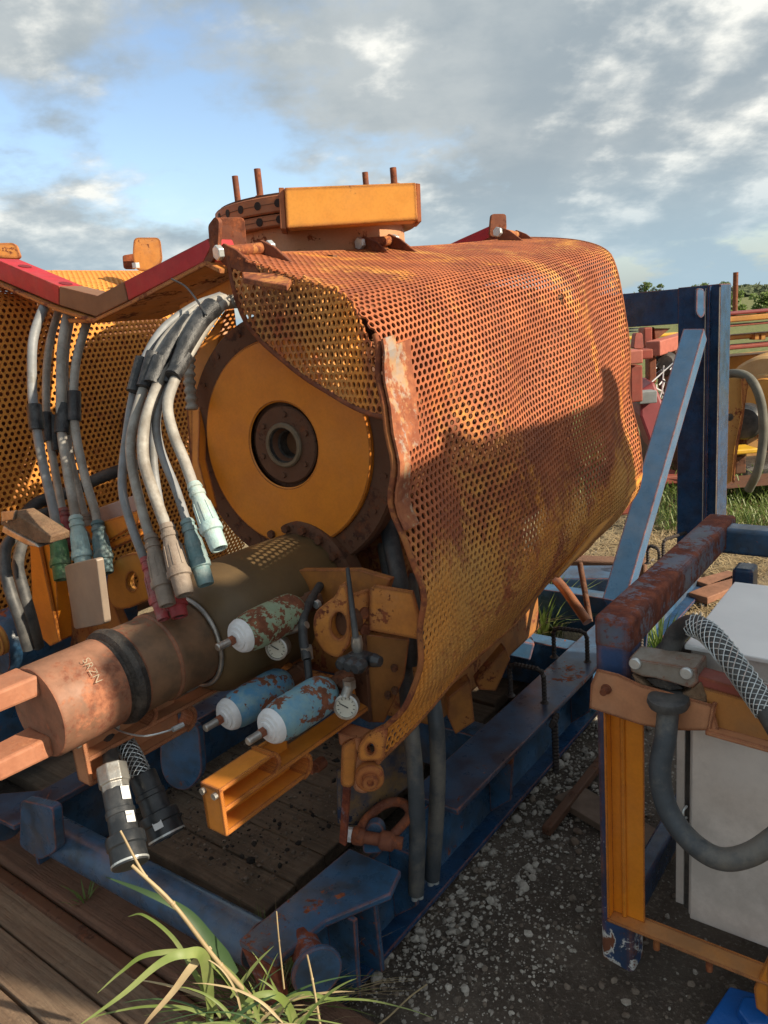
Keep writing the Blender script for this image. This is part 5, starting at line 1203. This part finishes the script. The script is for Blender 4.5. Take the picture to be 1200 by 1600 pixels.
for i_, (x, y, r_) in enumerate(((1043,572,.10),(1050,600,.10),(1036,580,.08),(1056,578,.07),(1040,640,.08),(1052,560,.07))):
    obj('engine_part', MB().lathe(P(x,y,6.5+.05*i_), V((-.4,-.8,.2)), [(0,r_*.7),(.04,r_),(.16,r_),(.2,r_*.6)], 16), M['rust_dark'] if i_ % 2 else M['black_groove'], rm, smooth=40)
for i_ in range(26):
    rr = random.Random(90+i_); x, y = rr.uniform(1022,1050), rr.uniform(560,650); a = P(x,y,6.0+rr.random()*.5)
    obj('loose_wire', MB().tube([a, a+V((rr.gauss(0,.06),rr.gauss(0,.05),rr.gauss(-.05,.06))), a+V((rr.gauss(0,.1),0,rr.gauss(-.12,.06)))], .006, 5, 4), M['white'] if i_ % 3 else M['black'], rm)
obj('red_hood', MB().prism([P(x,y,5.9) for x, y in [(1000,610),(1022,596),(1040,640),(1045,720),(1020,705),(1000,650)]], V((.1,.5,0))), M['red_hood'], rm, bevel=.02)
bb_('pale_cover', 1000,610,1026,632,5.8,.2,M['grey_stack'],rm,.006)
bb_('engine_block', 1026,640,1066,748,6.9,.4,M['rust_dark'],rm,.04); bb_('skid_beam', 990,742,1070,762,6.6,.3,M['redbrown'],rm)
cbk = thing('red_block', 'rusty red steel block lying on the straw behind the guard corner', 'block', G(985,810,0))
bb_('body', 958,772,1000,808,4.9,.35,M['redbrown'],cbk,.015)
gs = thing('stacked_goods', 'grey stacked goods far behind the red frame', 'stack', gd(990, 22))
for k in range(5): bb_('layer', 972,(501+k*4),1012,(504+k*4),22,1.2,M['grey_stack'],gs,.0)
yb = thing('yellow_trailer', 'bright yellow beam of a trailer in the distance beyond the red frame', 'trailer', gd(1010, 16))
bb_('beam', 970,519,1070,532,16,.5,M['yellow'],yb,.02); bb_('lower_beam', 970,534,1070,543,15.5,.5,M['ochre'],yb,.02)
# right: ochre machine with red rails
om = thing('ochre_machine', 'ochre and red machine with large roller behind the blue goal post', 'machine', gd(1170, 6.5))
bb_('red_rail', 1128,480,1290,489,6.6,.3,M['dark_red'],om); bb_('pale_rail', 1128,491,1290,496,6.58,.3,M['ochre'],om)
bb_('red_rail', 1128,498,1290,510,6.55,.3,M['redbrown'],om); bb_('side_panel', 1126,511,1290,533,6.7,.2,M['ochre'],om)
bb_('red_rail', 1126,534,1290,542,6.6,.25,M['redbrown'],om); bb_('side_panel', 1126,543,1290,640,6.9,.3,M['ochre'],om)
bb_('pin', 1180,522,1186,531,6.65,.1,M['ochre'],om,.0); bb_('pin', 1190,522,1196,531,6.65,.1,M['ochre'],om,.0)
obj('roller', MB().lathe(P(1195,618,6.3), V((-.55,-.8,0)), [(-.5,.32),(.0,.32),(.02,.30),(.02,.18),(.05,.17)], 40), M['roller_paint'], om, smooth=35)
obj('roller_face', MB().lathe(P(1195,618,6.3)+V((-.55,-.8,0)).normalized()*.06, V((-.55,-.8,0)), [(0,.15),(.03,.14)], 30), M['ochre'], om, smooth=35)
pb_ = Pl(P(1140,650,5.4), V((-.3,-1,0)))
obj('bracket_plate', MB().prism([pb_(x,y) for x, y in [(1128,590),(1158,592),(1160,640),(1148,700),(1143,752),(1124,768),(1120,700)]], pb_.n*-.03), M['ochre_rust'], om, bevel=.004)
obj('bracket_flange', MB().prism([pb_(x,y)-pb_.n*.0 for x, y in [(1158,592),(1169,586),(1160,650),(1148,720),(1146,752),(1143,752),(1148,700),(1160,640)]], pb_.n*.05), M['rust_orange'], om, bevel=.004)
obj('bracket_hole', MB().lathe(pb_(1140,652), pb_.n, [(0,.026),(.002,.026)], 16), M['black_groove'], om)
obj('motor', MB().lathe(P(1163,660,5.7), V((-.5,-.8,0)), [(-.2,.12),(.0,.13),(.02,.11),(.06,.11),(.07,.05)], 24), M['black'], om, smooth=35)
bb_('lower_box', 1140,700,1185,712,5.6,.2,M['yellow'],om); bb_('lower_box', 1150,712,1165,742,5.7,.2,M['rust_dark'],om)
bb_('rear_body', 1124,640,1290,762,7.1,.5,M['rust_dark'],om,.05); bb_('rear_cross', 1128,664,1290,678,6.9,.2,M['redbrown'],om); bb_('rear_cross', 1170,640,1182,750,6.8,.2,M['ochre_rust'],om)
bb_('base_beam', 1110,750,1290,766,6.0,.4,M['rust_dark'],om); bb_('dark_engine', 1085,640,1128,760,6.8,.5,M['rust_dark'],om,.05); bb_('dark_engine', 1160,715,1290,755,6.5,.5,M['black_groove'],om,.05)
oh = thing('yard_hose', 'dusty hose arching over the ochre bracket behind the goal post', 'hose', P(1185,740,5.3))
obj('jacket', MB().tube([P(*p) for p in [(1128,592,5.5),(1140,584,5.4),(1163,586,5.3),(1180,603,5.25),(1191,640,5.25),(1192,690,5.3),(1184,735,5.35),(1170,765,5.5)]], .030, 14, 7), M['hose_dusty'], oh, smooth=60)
# timbers, pipes and plates on the ground beyond the guard
tmb = thing('timber_beam', 'long brown timber beam lying on the straw beyond the skid', 'beam', G(900,890,0))
obj('beam', MB().bar(G(850,880,.05), G(1010,888,.05), .12, .10), M['wood_brown'], tmb, bevel=.01)
bx = thing('blue_beam', 'weathered blue beam lying across the ground behind the guard corner', 'beam', G(920,900,0))
obj('beam', MB().bar(G(860,915,.16), G(975,915,.16), .22, .16), M['blue_rail'], bx, bevel=.01)
b3 = thing('blue_beam', 'pale blue steel beam end left of the rebar steps', 'beam', G(820,1020,0))
obj('beam', MB().bar(P(775,1000,3.25), P(830,1012,3.25), .10, .08), M['blue_light'], b3, bevel=.008)
cp_ = thing('copper_pipe', 'shiny rust coloured pipe leaning under the guard corner', 'pipe', P(893,950,3.1))
obj('pipe', MB().tube([P(868,905,3.2), P(885,925,3.1), P(918,972,3.0)], .020, 14, 3), M['copper'], cp_, smooth=50)
dp = thing('dark_bar', 'thin dark steel bar standing below the guard corner', 'bar', P(918,965,3.1))
obj('bar', MB().tube([P(906,880,3.2), P(914,925,3.15), P(922,972,3.1)], .012, 10, 3), M['rust_dark'], dp, smooth=50)
pk = thing('reddish_board', 'red brown boards on the ground seen under the blue cross beam', 'board', G(1120,935,0))
for x0, y0, x1, y1 in ((1090,935,1165,905),(1095,915,1150,900)): obj('plank', MB().bar(G(x0,y0,.03), G(x1,y1,.03), .12, .04), M['plank_red'], pk, bevel=.005)
# distant pole, trees, bushes
ps = thing('steel_pole', 'rusty upright steel pole in the field right of the goal post', 'pole', gd(1148, 14))
a, b = P(1148,500,14), P(1148,426,14); obj('pole', MB().lathe(V((a.x,a.y,a.z)), Z, [(0,.045),(b.z-a.z,.045)], 12), M['rust'], ps, smooth=40)
def tree(name, label, x, ybase, ytop, wpx, D, mat, seed, group, n=900, cat='tree'):
    rnd = random.Random(seed); hp = P(x, ytop, D).z; rad = wpx/F*D/2; p = P(x, ytop, D); base = V((p.x, p.y, 0))
    t = thing(name, label, cat, base, group); H_ = hp
    if cat == 'tree':
        tr = MB().tube([base, base+Z*H_*.3+V((rnd.gauss(0,.2),0,0)), base+Z*H_*.7], lambda q_: rad*.09*(1-.6*q_)+.05, 8, 3)
        for k in range(5):
            a_ = rnd.random()*6.28; s_ = base+Z*H_*(.25+.08*k); tr.tube([s_, s_+V((math.cos(a_)*rad*.35, math.sin(a_)*rad*.35, H_*.15)), s_+V((math.cos(a_)*rad*.7, math.sin(a_)*rad*.7, H_*.32))], lambda q_: rad*.035*(1-.7*q_)+.02, 6, 3)
        obj('trunk', tr, M['bark'], t)
    cl = [(rnd.gauss(0,.42), rnd.gauss(0,.42), rnd.uniform(.45 if cat == 'tree' else .2,.86)) for _ in range(16)]
    m_ = MB(); ls = rad*.085+.03
    for k in range(n):
        c_ = cl[rnd.randrange(16)]; 
        q_ = V((rnd.gauss(0,1), rnd.gauss(0,1), rnd.gauss(0,1))).normalized()*(rad*.36*(.55+.45*rnd.random()))
        q_ = base + V((c_[0]*rad*.9, c_[1]*rad*.9, c_[2]*H_)) + V((q_.x, q_.y, q_.z*.7*min(1.2, H_/rad*.6)))
        if q_.z > hp: q_.z = hp - rnd.random()*H_*.1
        x_ = V((rnd.gauss(0,1), rnd.gauss(0,1), rnd.gauss(0,1))).normalized(); y_ = x_.orthogonal().normalized(); s_ = ls*(.6+.8*rnd.random())
        m_.add([q_-x_*s_, q_-y_*s_*.6, q_+x_*s_, q_+y_*s_*.6], [(0,1,2,3)])
    obj('crown', m_, mat, t, fix=False)
    return t
T_ = 'trees along the far edge of the field'
tree('field_tree', 'low rounded tree just above the blue beam, wider of its pair', 1009, 460, 434, 30, 90, M['tree_leaf'], 1, T_)
tree('field_tree', 'small tree right of its wider twin above the blue beam', 1032, 460, 438, 16, 90, M['tree_leaf'], 2, T_)
tree('field_tree', 'rounded tree above the right end of the blue beam', 1098, 460, 438, 30, 100, M['tree_leaf'], 3, T_)
tree('field_tree', 'dark tree left of the rusty pole', 1130, 460, 436, 24, 80, M['tree_leaf'], 4, T_)
tree('field_bush', 'bright green bush left of the rusty pole', 1143, 480, 450, 40, 45, M['bush_leaf'], 5, 'bushes in the field', cat='bush')
tree('field_bush', 'bright green bush at the right edge above the red rail', 1196, 480, 452, 40, 42, M['bush_leaf'], 6, 'bushes in the field', cat='bush')
fo = MB(); rnd = random.Random(12)
for k in range(9000):
    x = rnd.uniform(-420, 420); y = 255 + rnd.random()*25; hh = 3.0 + 1.2*noise.noise(V((x*.03, 1, 0))) + .7*noise.noise(V((x*.12, 5, 0)))
    q_ = V((x, y, hh*rnd.random()**.6)); x_ = V((rnd.gauss(0,1), rnd.gauss(0,.6), rnd.gauss(0,1))).normalized(); y_ = x_.orthogonal().normalized(); s_ = 1.5*(.5+rnd.random())
    fo.add([q_-x_*s_, q_-y_*s_*.7, q_+x_*s_, q_+y_*s_*.7], [(0,1,2,3)])
obj('far_woods', fo, M['far_leaf'], kind='stuff', fix=False)
# straw and grass on the ground beyond
def blades(name, n, pick, ln, wd, mat, seed, lay=1., kind='stuff', par=None, base=None):
    rnd = random.Random(seed); m_ = MB()
    for i in range(n):
        p = pick(rnd)
        if p is None: continue
        a = rnd.random()*6.28; d = V((math.cos(a), math.sin(a), 0)); l = ln*(.5+.8*rnd.random()); up_ = rnd.random()*(1-lay)*2 + .08
        s_ = d.cross(Z)*wd/2
        b1 = p + d*l*.5*(lay*.8+.2) + Z*l*.5*up_*1.2; b2_ = p + d*l*(lay*.7+.3) + Z*l*up_*(.75)
        m_.add([p-s_, p+s_, b1+s_*.8, b1-s_*.8, b2_], [(0,1,2,3),(3,2,4)])
    return obj(name, m_, mat, par, kind=kind, fix=False)
def reg(x0, x1, y0, y1): return lambda r: G(r.uniform(x0,x1), r.uniform(y0,y1), 0)
blades('straw', 3600, reg(800,1230,778,900), .16, .006, M['dry'], 1, .9)
blades('straw', 700, reg(1010,1160,930,1010), .10, .005, M['dry'], 2, .9)
blades('grass', 2600, reg(1000,1240,755,830), .16, .008, M['leaf_green'], 3, .5)
blades('grass', 1500, lambda r: G(r.uniform(820,1230), r.uniform(700,790), 0), .25, .012, M['leaf_green'], 4, .45)
def clump(label, c, n, ln, wd, mat, seed, lean=.6, sp=.05):
    t = thing('grass_clump', label, 'grass', c, None); rnd = random.Random(seed)
    m_ = MB()
    for i in range(n):
        a = rnd.random()*6.28; d = V((math.cos(a), math.sin(a), 0)); p = c + d*sp*rnd.random(); l = ln*(.5+.7*rnd.random()); le = lean*(.3+rnd.random())
        pts = [p + d*l*le*(q_**1.7) + Z*l*(q_ - .45*le*q_*q_) for q_ in (0,.25,.5,.75,1)]; s_ = d.cross(Z)*wd*.5
        b0 = len(m_.v)
        m_.v += [pts[0]-s_*.6, pts[0]+s_*.6, pts[1]-s_, pts[1]+s_, pts[2]-s_*.9, pts[2]+s_*.9, pts[3]-s_*.6, pts[3]+s_*.6, pts[4]]
        m_.f += [(b0,b0+1,b0+3,b0+2),(b0+2,b0+3,b0+5,b0+4),(b0+4,b0+5,b0+7,b0+6),(b0+6,b0+7,b0+8)]
    obj('blades', m_, mat, t, fix=False, kind='stuff'); return t
clump('leafy green plant clump lit by the sun behind the skid rail', G(850,1000,.0), 110, .34, .012, M['leaf'], 1, .75, .10)
clump('dry straw tuft beside the leafy plant under the guard', G(815,1010,.0), 80, .26, .006, M['dry'], 2, .8, .10)
clump('green grass tuft behind the front blue post', G(1030,1020,.0), 120, .20, .006, M['leaf_green'], 3, .6, .10)
clump('small grass tuft at the side of the rail near the front post', G(918,1110,.0), 70, .14, .005, M['leaf_green'], 4, .6, .06)
clump('tangled grass clump growing at the corner of the blue skid', G(430,1575,.0), 260, .20, .0045, M['leaf_green'], 5, .9, .10)
clump('dry tangled roots and straw under the grass at the skid corner', G(440,1590,.0), 260, .17, .0028, M['dry'], 6, 1.2, .15)
clump('small weed growing through the gap beside the blue pipe', G(135,1415,.05), 14, .09, .006, M['leaf_green'], 7, .8, .03)
gpl = thing('grass_plant', 'tall grass with broad green blades growing at the corner of the blue skid', 'grass', G(400,1600,.0))
def blade(label, pts, wd, mat, name='grass_blade', cat='grass', fold=.25):
    c_ = spline([P(*p) for p in pts], 8); N_ = len(c_); m_ = MB()
    for k, p in enumerate(c_):
        d = (c_[min(k+1,N_-1)]-c_[max(k-1,0)]).normalized(); v = (CAM-p).normalized(); s_ = d.cross(v).normalized(); q_ = k/(N_-1)
        w_ = wd*.5*min(1, q_*5+.35)*max(.04, (1-q_)**.7)*1.25
        m_.v += [p - s_*w_, p - v*w_*fold, p + s_*w_]
    for k in range(N_-1):
        i = k*3; m_.f += [(i,i+1,i+4,i+3),(i+1,i+2,i+5,i+4)]
    o = obj('blade', m_, mat, gpl, fix=False, smooth=60); return o
blade('broad pale green blade reaching to the bottom left', [(330,1592,1.5),(320,1500,1.42),(290,1490,1.38),(250,1505,1.36),(190,1555,1.34),(120,1605,1.32)], .019, M['leaf_bright'])
blade('long green blade arching left above the broad pale one', [(400,1600,1.5),(350,1520,1.45),(300,1490,1.42),(230,1492,1.40),(190,1518,1.39),(152,1552,1.38)], .013, M['leaf'])
blade('dark green blade lying across the blue pipe', [(370,1520,1.60),(330,1470,1.58),(290,1425,1.58),(230,1395,1.58),(165,1370,1.60)], .022, M['leaf_dark'])
blade('thin blade curling right of the stem', [(345,1590,1.5),(310,1530,1.46),(270,1465,1.5),(225,1430,1.52),(200,1432,1.53)], .010, M['leaf'])
blade('pale dry blade bent over to the left under the stem', [(330,1480,1.45),(300,1510,1.42),(270,1550,1.40),(235,1590,1.38),(220,1610,1.38)], .014, M['dry'])
blade('green blade pointing up right over the skid corner', [(360,1560,1.5),(385,1525,1.5),(405,1500,1.5),(428,1478,1.5)], .008, M['leaf'])
blade('thin green blade standing upright near the stem', [(325,1620,1.5),(330,1560,1.48),(328,1510,1.46),(322,1470,1.46)], .012, M['leaf'])
blade('green blade bending down at the right of the clump', [(420,1600,1.5),(445,1565,1.5),(480,1552,1.5),(515,1560,1.5),(545,1556,1.5)], .010, M['leaf'])
blade('wide blade drooping in the middle of the clump', [(470,1610,1.5),(440,1560,1.46),(400,1556,1.44),(370,1585,1.43),(352,1612,1.42)], .014, M['leaf'])
rb_ = random.Random(77)
for i in range(46):
    bx0, by0 = rb_.uniform(330,470), rb_.uniform(1585,1625); a = rb_.uniform(-1.3,1.3); l = rb_.uniform(60,170); D_ = rb_.uniform(1.40,1.56); dr_ = rb_.uniform(.1,.55)
    pts = [(bx0 + l*q_*math.sin(a) + math.copysign(l*dr_*q_*q_, a), by0 - l*q_*math.cos(a)*1.05 + l*dr_*1.3*q_*q_, D_) for q_ in (0,.3,.6,.85,1)]
    blade('', pts, rb_.uniform(.0022,.007), M[rb_.choice(['leaf','leaf','dry','leaf_green','dry','leaf_dark'])])
def stem(label, pts, r, mat, name='dry_stem', n=8):
    c_ = [P(*p) for p in pts]
    m_ = MB().tube(c_, lambda q_: r*(1.12-.35*q_) , n, 6)
    for p in c_[1:-1]: 
        d = (c_[-1]-c_[0]).normalized(); m_.lathe(p-d*.003, d, [(0,r*1.0),(.003,r*1.35),(.006,r*1.0)], 8)
    o = obj(name, m_, mat, smooth=60); tag(o, label, 'stem'); return o
stem('long thick dry stem leaning from the skid corner up to the connector', [(425,1590,1.5),(345,1508,1.44),(270,1412,1.42),(206,1352,1.42)], .0042, M['dry'])
stem('split dry stem tip above the thick stem', [(275,1420,1.42),(228,1370,1.42),(188,1298,1.43)], .0028, M['dry'])
stem('thin grey stem standing against the blue skid corner', [(444,1545,1.5),(436,1470,1.5),(432,1424,1.5)], .0016, M['dry'])
stem('short yellow stem in front of the hook disc', [(500,1600,1.5),(488,1530,1.5),(480,1492,1.5)], .0024, M['dry'])
stem('lone straw stalk lying on the dark dirt', [(560,1620,1.72),(600,1595,1.76),(640,1558,1.82),(667,1538,1.87)], .0022, M['dry'])
# ================================================================ unseen panel outside the view, shaped to shade the lower half
SP = Pl(P(606,690,1.675), -W)
cas = thing('shadow_caster', 'unseen tall panel right of the cabinet, its outline shaped to cast the shadow', 'panel', V((2.9, 1.4, 0)))
CX = 2.75
def cast(x, y):
    p = SP(x, y); t = (CX - p.x)/SUND.x; return p + SUND*t
prof = [cast(x,y) for x, y in [(598,757),(660,722),(690,702),(696,668),(707,670),(716,704),(740,700),(820,678),(900,650),(915,640),(922,585),(940,582),(952,660),(962,745)]]
near_y = prof[0].y
pts = [V((CX, -.035, 0)), V((CX, -.035, prof[0].z+.10)), V((CX, .30, prof[0].z+.10)), V((CX, .36, prof[0].z+.01))] + prof + [V((CX, prof[-1].y+.06, 0))]
obj('panel', MB().prism(pts, V((.12,0,0))), M['rust'], cas)
